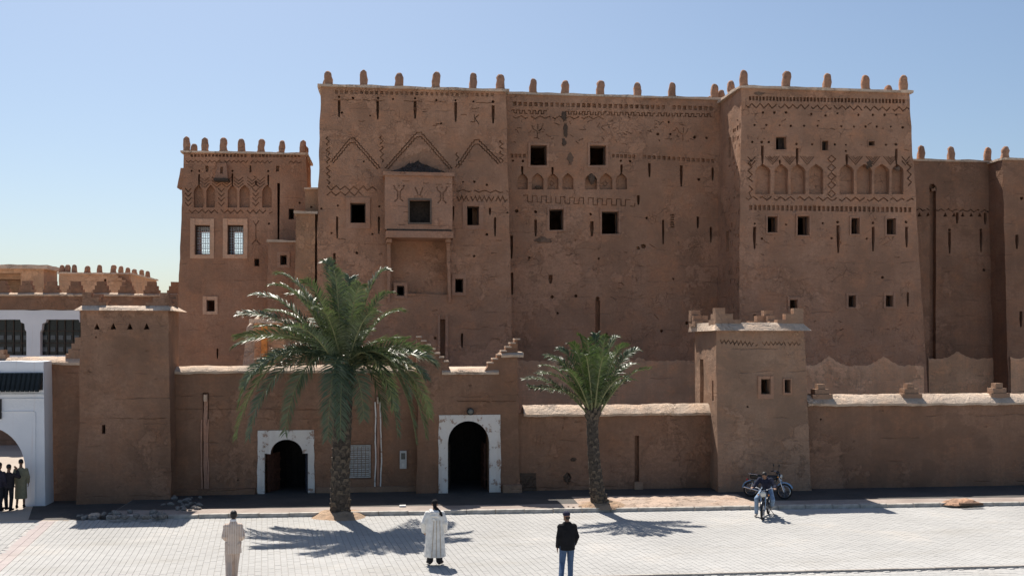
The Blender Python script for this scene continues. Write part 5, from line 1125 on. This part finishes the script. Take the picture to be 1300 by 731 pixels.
def shoes(T, V, mat, w=.045):
    for sd in ('l', 'r'):
        a = V['an_'+sd]; ft = V.get('toe_'+sd, a+Vector((0, .16, -.05))); q = MB(); q.cap(a+Vector((0, -.045, -.03)), w*.95, ft+Vector((0, .01, .01)), w*.9); q.cap(a+Vector((0, -.02, .02)), .05, a+Vector((0, .03, -.01)), .05); fuse(q, 'shoe', mat, T, .009, 2)
def stand(h=1.75, sw=.20, arm=.1, step=0.0, elbow=.08, lean=0.0):
    k = h/1.75
    return dict(head=(0, lean*1.2+.02, 1.625*k), neck=(0, lean, 1.46*k), chest=(0, lean*.8, 1.27*k), pelvis=(0, 0, .95*k), sh_l=(-sw*.95, lean, 1.355*k), sh_r=(sw*.95, lean, 1.355*k), el_l=(-sw-.06, -elbow*.3, 1.10*k), el_r=(sw+.06, -elbow*.3, 1.10*k), wr_l=(-sw-.05, elbow, .87*k), wr_r=(sw+.05, elbow, .87*k),
                hip_l=(-.09, 0, .92*k), hip_r=(.09, 0, .92*k), kn_l=(-.10, step*.6, .50*k), kn_r=(.10, -step*.3, .50*k), an_l=(-.10, step, .09), an_r=(.10, -step, .09+abs(step)*.2))
def loft(rings, n=28, folds=0.0, nf=9, seed=0):
    """rings: (cx, cy, z, rx, ry, foldamp)"""
    q = MB(); V = []; F = []
    for cx, cy, z, rx, ry, fa in rings:
        for j in range(n):
            a = 2*math.pi*j/n; k = 1+fa*math.sin(nf*a+seed+z*1.5)+fa*.6*math.sin((nf-4)*a+seed*2); V.append(Vector((cx+rx*k*math.cos(a), cy+ry*k*math.sin(a), z)))
    m = len(rings)
    for i in range(m-1):
        for j in range(n): k = (j+1) % n; F.append((i*n+j, i*n+k, (i+1)*n+k, (i+1)*n+j))
    F.append(tuple(range(n-1, -1, -1))); F.append(tuple((m-1)*n+j for j in range(n))); return q.add(V, F)
face_kasbah = 0.0                                   # local +y faces the building (away from the photographer)
# --- man in beige striped suit, walking away with his hands held in front
p = gnd(296, 737.5, .03)
J = stand(1.76, .19, step=.13, elbow=.12); J.update(el_l=(-.215, -.04, 1.12), el_r=(.235, -.06, 1.12), wr_l=(-.15, .17, .98), wr_r=(.15, .17, .97), sh_l=(-.165, 0, 1.36), sh_r=(.165, 0, 1.36), head=(.01, .03, 1.63), hip_r=(.09, 0, .92), kn_r=(.05, .10, .50), an_r=(.02, .16, .09), kn_l=(-.10, -.02, .50), an_l=(-.09, -.14, .11))
T, b, P, M, V = person('man in beige striped tunic and matching trousers walking away', p, R(4), J)
BEIGE = cloth('beige_stripe', (.58, .45, .365), (.66, .56, .48), period=.055, duty=.42); BEIGE_T = cloth('beige_trousers', (.53, .41, .335), (.59, .49, .42), period=.05, duty=.4); GREYSHIRT = cloth('pale_shirt', (.72, .72, .74))
q = loft([(0, .0, .70, .20, .155, .035), (0, 0, .86, .19, .15, .02), (0, 0, 1.0, .178, .135, .012), (0, .0, 1.2, .18, .13, 0), (0, .01, 1.34, .17, .125, 0), (0, .01, 1.42, .125, .105, 0), (0, .01, 1.49, .075, .075, 0)])
for sd in ('l', 'r'): q.cap(V['sh_'+sd]+Vector((-.04 if sd == 'r' else .04, 0, 0)), .085, V['sh_'+sd], .08); q.cap(V['sh_'+sd], .072, V['el_'+sd], .068); q.cap(V['el_'+sd], .068, V['el_'+sd].lerp(V['wr_'+sd], .55), .064)
fuse(q, 'tunic', BEIGE, T, .011)
q = MB(); q.cap((-.05, 0, .92), .14, (.05, 0, .92), .14)
for sd in ('l', 'r'): q.cap(V['hip_'+sd], .125, V['kn_'+sd], .098); q.cap(V['kn_'+sd], .096, V['an_'+sd]+Vector((0, 0, .03)), .085)
fuse(q, 'trousers', BEIGE_T, T, .011)
q = MB().ring(V['neck']+Vector((0, .0, .04)), (0, .1, 1), .05, .075, .06, 18); q.build('collar', GREYSHIRT, T, 60, False)
h = MB().ell(P(0, -.016, .038), (.084, .098, .094), 18, 12, M).ell(P(0, -.05, -.02), (.072, .055, .06), 14, 10, M); fuse(h, 'hair', HAIR, T, .009, 2)
shoes(T, V, simple('brown_leather', (.06, .035, .02), .5))
# --- man in long cream djellaba with the hood lying on his back
p = gnd(552, 716.5, .03)
J = stand(1.74, .20, elbow=.06); J.update(head=(0, .05, 1.60), an_l=(-.13, .02, .09), an_r=(.12, 0, .09), toe_l=(-.20, .12, .045), toe_r=(.19, .12, .045), wr_l=(-.29, .10, .90), wr_r=(.25, .16, .92), el_l=(-.29, -.03, 1.12), el_r=(.27, -.02, 1.12))
T, b, P, M, V = person('man in long cream hooded robe with brown seams and dark cap', p, R(-6), J)
CREAM = cloth('cream_wool', (.76, .74, .70), wrinkle=.8); SEAM = cloth('brown_braid', (.40, .27, .15)); BLACK = cloth('black_cloth', (.014, .014, .016)); DARK = cloth('charcoal_cloth', (.03, .03, .034))
q = loft([(.0, .0, .22, .285, .20, .035), (0, .0, .5, .262, .19, .028), (0, .0, .85, .245, .18, .015), (0, .0, 1.1, .235, .17, .015), (0, .0, 1.28, .225, .155, 0), (0, .01, 1.40, .18, .125, 0), (0, .02, 1.47, .10, .09, 0)], 40)
for sd in ('l', 'r'): sg = -1 if sd == 'l' else 1; q.cap(V['sh_'+sd]-Vector((.04*sg, 0, 0)), .095, V['sh_'+sd], .085); q.cap(V['sh_'+sd], .088, V['el_'+sd], .088); q.cap(V['el_'+sd], .088, V['wr_'+sd], .085)
fuse(q, 'robe', CREAM, T, .011)
q = MB(); q.cap((-.07, -.13, 1.40), .065, (.07, -.13, 1.40), .065); q.cap((-.05, -.16, 1.33), .05, (.06, -.16, 1.33), .05); q.cap((-.02, -.175, 1.24), .04, (.03, -.175, 1.20), .03); q.cap((-.1, -.02, 1.44), .06, (-.07, -.12, 1.41), .06); q.cap((.1, -.02, 1.44), .06, (.07, -.12, 1.41), .06); fuse(q, 'hood', CREAM, T, .011)
def back_y(x, z, rx, ry): return -ry*math.sqrt(max(0, 1-(x/rx)**2))*1.03-.006
for x0, x1 in ((-.01, -.07), (.06, .05), (.14, .17)):
    pts = []
    for i in range(15): z = 1.20-.96*i/14; f = i/14; rx = .228+.055*f; ry = .163+.035*f; pts.append((x0+(x1-x0)*f, back_y(x0+(x1-x0)*f, z, rx, ry), z))
    MB().tube(pts, .0055, 5).build('seam_braid', SEAM, T, 60, False)
h = MB().ell(P(0, -.008, .05), (.086, .102, .08), 18, 12, M); h.cap(P(0, -.06, .0), .055, P(0, -.06, -.06), .05); fuse(h, 'cap', BLACK, T, .009, 2)
q = MB().cap((.05, -.06, 1.50), .05, (.15, -.10, 1.40), .045); q.cap((.15, -.10, 1.40), .045, (.19, -.11, 1.33), .03); fuse(q, 'scarf', BLACK, T, .01)
q = MB()
for sd in ('l', 'r'): q.cap(V['kn_'+sd], .1, V['an_'+sd]+Vector((0, 0, .03)), .095)
fuse(q, 'trousers', DARK, T, .011); shoes(T, V, simple('dark_leather', (.03, .015, .012), .45), .048)
# --- man in black jacket and jeans
p = gnd(720, 738.5, .03)
J = stand(1.77, .19, step=.12, elbow=.06); J.update(head=(-.01, .03, 1.62), kn_l=(-.13, -.02, .5), an_l=(-.21, -.26, .16), kn_r=(.1, .08, .5), an_r=(.12, .16, .09), wr_l=(-.235, .03, .86), wr_r=(.215, .10, .9), el_l=(-.225, -.03, 1.11), el_r=(.24, -.03, 1.12), sh_l=(-.165, 0, 1.36), sh_r=(.165, 0, 1.36))
T, b, P, M, V = person('man in black jacket, blue jeans and dark cap walking away', p, R(3), J, headdir=Vector((-.45, .9, 0)))
q = loft([(0, 0, .80, .195, .15, .03), (0, 0, .95, .195, .15, .015), (0, .0, 1.15, .20, .145, 0), (0, .0, 1.30, .195, .13, 0), (0, .01, 1.41, .15, .105, 0), (0, .01, 1.49, .085, .08, 0)], 32)
for sd in ('l', 'r'): sg = -1 if sd == 'l' else 1; q.cap(V['sh_'+sd]-Vector((.04*sg, 0, 0)), .095, V['sh_'+sd], .09); q.cap(V['sh_'+sd], .078, V['el_'+sd], .068); q.cap(V['el_'+sd], .066, V['wr_'+sd]+Vector((0, 0, .03)), .055)
fuse(q, 'jacket', BLACK, T, .011)
JEAN = cloth('blue_denim', (.075, .12, .21), wrinkle=.8)
q = MB(); q.cap((-.05, 0, .92), .135, (.05, 0, .92), .135)
for sd in ('l', 'r'): q.cap(V['hip_'+sd], .115, V['kn_'+sd], .082); q.cap(V['kn_'+sd], .08, V['an_'+sd]+Vector((0, 0, .02)), .07)
fuse(q, 'jeans', JEAN, T, .011); shoes(T, V, simple('grey_trainer', (.25, .27, .3), .6))
NAVY = cloth('navy_wool', (.025, .026, .05)); h = MB().ell(P(0, -.004, .055), (.087, .104, .072), 18, 12, M); h.cap(P(-.03, .10, .045), .016, P(.03, .10, .045), .016); fuse(h, 'cap', NAVY, T, .009, 2)
q = MB().ell(P(0, -.05, -.03), (.07, .05, .055), 12, 8, M); fuse(q, 'hair', HAIR, T, .009, 2); q = MB().ell(P(0, .052, -.085), (.045, .038, .035), 12, 8, M); fuse(q, 'beard', HAIR, T, .009, 2)
# --- three figures standing in the white arch
SHIRT = cloth('dark_shirt', (.035, .03, .035)); TRO = cloth('dark_trousers', (.028, .028, .032)); OLIVE = cloth('olive_robe', (.26, .24, .16))
def plain(label, px, py, rz, shirt, tro, J, robe=False):
    p = gnd(px, py, .03); T, b, P, M, V = person(label, p, rz, J, vox=.013); k = J['pelvis'][2]/.95
    if robe:
        q = loft([(0, 0, .35, .20, .16, .04), (0, 0, .8, .19, .15, .02), (0, 0, 1.2*k, .20, .14, 0), (0, 0, 1.36*k, .16, .11, 0), (0, 0, 1.44*k, .08, .08, 0)])
    else:
        q = loft([(0, 0, .86*k, .185, .14, .02), (0, 0, 1.1*k, .19, .135, 0), (0, 0, 1.3*k, .19, .125, 0), (0, 0, 1.39*k, .14, .1, 0), (0, 0, 1.45*k, .08, .07, 0)])
        r = MB(); r.cap((-.04, 0, .92*k), .12, (.04, 0, .92*k), .12)
        for sd in ('l', 'r'): r.cap(V['hip_'+sd], .1, V['kn_'+sd], .075); r.cap(V['kn_'+sd], .073, V['an_'+sd]+Vector((0, 0, .03)), .06)
        fuse(r, 'trousers', tro, T, .014)
    for sd in ('l', 'r'): q.cap(V['sh_'+sd], .078, V['el_'+sd], .066); q.cap(V['el_'+sd], .064, V['el_'+sd].lerp(V['wr_'+sd], .75), .055)
    fuse(q, 'robe' if robe else 'shirt', shirt, T, .014); h = MB().ell(P(0, -.012, .04), (.083, .099, .09), 14, 10, M); fuse(h, 'hair', HAIR, T, .012, 2); shoes(T, V, BLACK); return T
J = stand(1.62, .18); J.update(el_r=(.34, .06, 1.18), wr_r=(.20, .16, 1.42), hd_r=(-.4, -.2, .9), hn_r=(0, 1, 0), an_l=(-.13, .1, .09), an_r=(.12, -.1, .09)); plain('person in dark shirt and trousers with hand raised to the head under the arch', 11, 648, R(-8), SHIRT, TRO, J)
J = stand(1.75, .18); J.update(an_l=(-.12, -.1, .09)); plain('person in long olive robe beside the jamb of the white arch', 26.5, 645, R(12), OLIVE, TRO, J, True)
J = stand(1.7, .19); J.update(an_l=(-.1, .2, .09), kn_l=(-.1, .15, .5), an_r=(.1, -.12, .09)); plain('person in dark knee-length tunic striding through the white arch', -1, 648.5, R(-20), cloth('dark_tunic', (.04, .035, .05)), TRO, J)
# ------------------------------------------------------------------ motorbikes (local +x is forward)
CHROME = simple('worn_chrome', (.55, .56, .58), .25, 1.0, var=.1, bump=0); RUB = simple('black_rubber', (.018, .018, .019), .85, var=.2); BLK = simple('black_enamel', (.016, .018, .022), .3, var=.1, bump=0); SEATM = simple('black_vinyl', (.02, .02, .021), .5, var=.1)
BLUE = simple('pale_blue_enamel', (.22, .36, .52), .35, var=.1, bump=0); ENG = simple('engine_alloy', (.22, .22, .23), .45, .8, var=.2); LENS = simple('headlamp_glass', (.72, .70, .62), .12, var=.05, bump=0); RED = simple('tail_lens', (.35, .02, .02), .25, var=.05, bump=0)
def wheel(T, x, name, R0=.29, steer=0.0, piv=None):
    w = MB().ring((x, 0, R0), (0, 1, 0), R0-.055, R0, .075, 32).build(name, RUB, T, 40, False)
    MB().ring((x, 0, R0), (0, 1, 0), R0-.075, R0-.05, .05, 32).build('rim', CHROME, w, 40, False); MB().tube([(x, -.06, R0), (x, .06, R0)], .045, 12).build('hub', ENG, w, 40, False); s = MB()
    for i in range(18): a = 2*math.pi*i/18; b = a+.25*(1 if i % 2 else -1); s.tube([(x+.04*math.cos(a), .03*(1 if i % 2 else -1), R0+.04*math.sin(a)), (x+(R0-.07)*math.cos(b), 0, R0+(R0-.07)*math.sin(b))], .003, 4)
    s.build('spokes', CHROME, w, None, False); return w
def fender(T, x, a0, a1, mat, R0=.29, rr=.335):
    V = []; F = []; n = 14; prof = [(-.055, -.03), (-.045, .0), (0, .014), (.045, .0), (.055, -.03)]
    for i in range(n+1):
        a = R(a0+(a1-a0)*i/n)
        for y, dr in prof: V.append((x+(rr+dr)*math.cos(a), y, R0+(rr+dr)*math.sin(a)))
    for i in range(n):
        for j in range(4): F.append((i*5+j, i*5+j+1, (i+1)*5+j+1, (i+1)*5+j))
    return MB().add(V, F).build('fender', mat, T, 60, False)
def motorbike(label, loc, rz, paint, fend, lean=0.0):
    T = thing('motorbike', label, 'motorbike', loc, rz); T.rotation_euler = (lean, 0, rz)
    wheel(T, .63, 'front_wheel'); wheel(T, -.62, 'rear_wheel'); fender(T, .63, 25, 140, fend); fender(T, -.62, 35, 175, fend)
    for y in (-.075, .075): MB().tube([(.63, y, .29), (.50, y, .62), (.40, y, .90)], [.022, .026, .02], 10).build('fork', CHROME, T, 40, False)
    MB().tube([(.40, -.11, .88), (.40, .11, .88)], .022, 8).tube([(.49, -.1, .64), (.49, .1, .64)], .02, 8).build('fork_yoke', BLK, T, 40, False)
    hb = MB().tube([(.26, -.36, 1.01), (.34, -.22, 1.02), (.39, -.06, .94), (.39, .06, .94), (.34, .22, 1.02), (.26, .36, 1.01)], .013, 8).build('handlebar', CHROME, T, 40, False)
    for y in (-1, 1):
        MB().tube([(.225, .42*y, 1.005), (.29, .30*y, 1.02)], .02, 8).build('grip', RUB, hb, 40, False)
        MB().tube([(.30, .29*y, 1.02), (.30, .36*y, 1.20)], .006, 6).ell((.30, .38*y, 1.23), (.015, .065, .05), 12, 8).build('mirror', BLK, hb, 40, False)
        MB().ell((.42, .17*y, .80), (.035, .03, .03), 10, 8).build('indicator', simple('amber', (.6, .22, .03), .3, bump=0) if 'amber' not in MATS else MATS['amber'], T, 60, False)
    hl = MB().ell((.44, 0, .83), (.085, .1, .1), 18, 12).build('headlight', BLK, T, 60, False); MB().ell((.485, 0, .83), (.05, .088, .088), 18, 12).build('lens', LENS, hl, 60, False); MB().ring((.50, 0, .83), (1, 0, 0), .083, .098, .03, 20).build('bezel', CHROME, hl, 40, False)
    fuse(MB().cap((.30, 0, .79), .085, (.02, 0, .76), .105).cap((.28, .06, .75), .06, (.04, .07, .72), .07).cap((.28, -.06, .75), .06, (.04, -.07, .72), .07), 'fuel_tank', paint, T, .012)
    fuse(MB().cap((-.05, 0, .75), .085, (-.58, 0, .79), .10).cap((-.02, 0, .72), .06, (-.6, 0, .74), .08), 'seat', SEATM, T, .014)
    MB().tube([(.40, 0, .82), (.30, 0, .60), (.12, 0, .34), (-.28, 0, .32)], .024, 8).tube([(.36, 0, .80), (.0, 0, .64), (-.60, 0, .68)], .02, 8).tube([(-.28, .06, .34), (-.62, .08, .29)], .02, 8).tube([(-.28, -.06, .34), (-.62, -.08, .29)], .02, 8).build('frame', BLK, T, 40, False)
    fuse(MB().cap((-.15, -.07, .38), .12, (-.12, .07, .38), .12).cap((.03, 0, .36), .11, (.03, 0, .36), .11), 'engine', ENG, T, .014)
    q = MB()
    for i in range(6): t = i*.03; q.ring((.08+t*.75, 0, .44+t), Vector((.6, 0, .8)), .0, .085, .014, 16)
    q.build('cylinder_fins', ENG, T, 40, False)
    MB().tube([(.16, -.07, .46), (.22, -.12, .30), (.0, -.14, .20), (-.35, -.15, .26), (-.85, -.16, .36)], [.02, .02, .022, .04, .035], 10).build('exhaust', CHROME, T, 40, False)
    for y in (-.11, .11): MB().tube([(-.60, y, .30), (-.50, y, .66)], .026, 8).build('shock_absorber', CHROME, T, 40, False)
    MB().box((-.80, -.05, .60), (-.74, .05, .68)).build('tail_light', RED, T, None, False); MB().tube([(-.35, -.12, .84), (-.70, -.12, .86), (-.74, 0, .87), (-.70, .12, .86), (-.35, .12, .84)], .01, 6).build('rack', CHROME, T, 40, False)
    MB().tube([(-.18, -.2, .28), (-.18, .2, .28)], .014, 8).build('footrests', RUB, T, 40, False); MB().tube([(-.2, .08, .30), (-.3, .26, .02)], .012, 6).build('side_stand', BLK, T, 40, False)
    MB().add([(.30, -.1, .98), (.36, -.1, .9), (.36, .1, .9), (.30, .1, .98)], [(0, 1, 2, 3)]).tube([(.37, -.05, .95), (.35, -.05, 1.0)], .04, 12).tube([(.37, .05, .95), (.35, .05, 1.0)], .04, 12).build('instruments', BLK, T, 40, False)
    return T
# ridden bike faces the viewer
pf = gnd(968, 659.5, .03); yaw = math.atan2(CAM.y-pf.y, CAM.x-pf.x)+R(-9)
dirx = Vector((math.cos(yaw), math.sin(yaw), 0)); b1 = pf-dirx*.63
motorbike('black motorbike with round pale headlight ridden towards the plaza', b1, yaw, BLK, BLK)
# parked bike, side on
pa = gnd(951, 631.5, .13); pb_ = gnd(997, 632.5, .13); dd = pb_-pa; c = (pa+pb_)*.5
motorbike('parked dark motorbike with pale blue mudguards against the mud tower', Vector((c.x, c.y, .13)), math.atan2(dd.y, dd.x)-R(22), BLK, BLUE, R(-7))
# rider, bent over the handlebar (local +y forward -> rotate so that forward is the bike's +x)
J = dict(head=(0, .22, 1.42), neck=(0, .06, 1.33), chest=(0, -.06, 1.17), pelvis=(0, -.28, .86), sh_l=(-.19, .02, 1.26), sh_r=(.19, .02, 1.26), el_l=(-.33, .16, 1.08), el_r=(.33, .16, 1.08), wr_l=(-.36, .33, 1.03), wr_r=(.36, .33, 1.03), hd_l=(-.2, 1, .05), hd_r=(.2, 1, .05), hn_l=(0, 0, 1), hn_r=(0, 0, 1),
         hip_l=(-.11, -.24, .86), hip_r=(.11, -.24, .86), kn_l=(-.26, .14, .60), kn_r=(.27, .16, .62), an_l=(-.20, -.10, .36), an_r=(.30, .02, .10), toe_l=(-.21, .07, .31), toe_r=(.31, .18, .045))
T, b, P, M, V = person('rider in navy jacket and pale jeans bent over the handlebar', Vector((b1.x, b1.y, .02)), yaw-math.pi/2, J, headdir=Vector((0, .8, -.6)), headtilt=Vector((0, .6, .8)))
NV = cloth('navy_jacket', (.022, .026, .048)); LJ = cloth('faded_denim', (.24, .33, .46), wrinkle=.8)
q = MB(); q.cap((0, -.25, .92), .155, (0, -.05, 1.2), .17); q.cap((-.09, -.03, 1.2), .12, (.09, -.03, 1.2), .12); q.cap(V['neck']-Vector((0, .03, .03)), .085, (0, -.03, 1.24), .12)
for sd in ('l', 'r'): q.cap(V['sh_'+sd], .09, V['el_'+sd], .075); q.cap(V['el_'+sd], .073, V['wr_'+sd].lerp(V['el_'+sd], .12), .055)
fuse(q, 'jacket', NV, T, .012); q = MB(); q.cap((-.07, -.28, .88), .13, (.07, -.28, .88), .13)
for sd in ('l', 'r'): q.cap(V['hip_'+sd], .115, V['kn_'+sd], .085); q.cap(V['kn_'+sd], .084, V['an_'+sd]+Vector((0, 0, .03)), .068)
fuse(q, 'jeans', LJ, T, .012); shoes(T, V, simple('pale_shoe', (.4, .36, .32), .7)); h = MB().ell(P(0, -.02, .045), (.083, .097, .085), 16, 12, M); fuse(h, 'hair', HAIR, T, .01, 2)
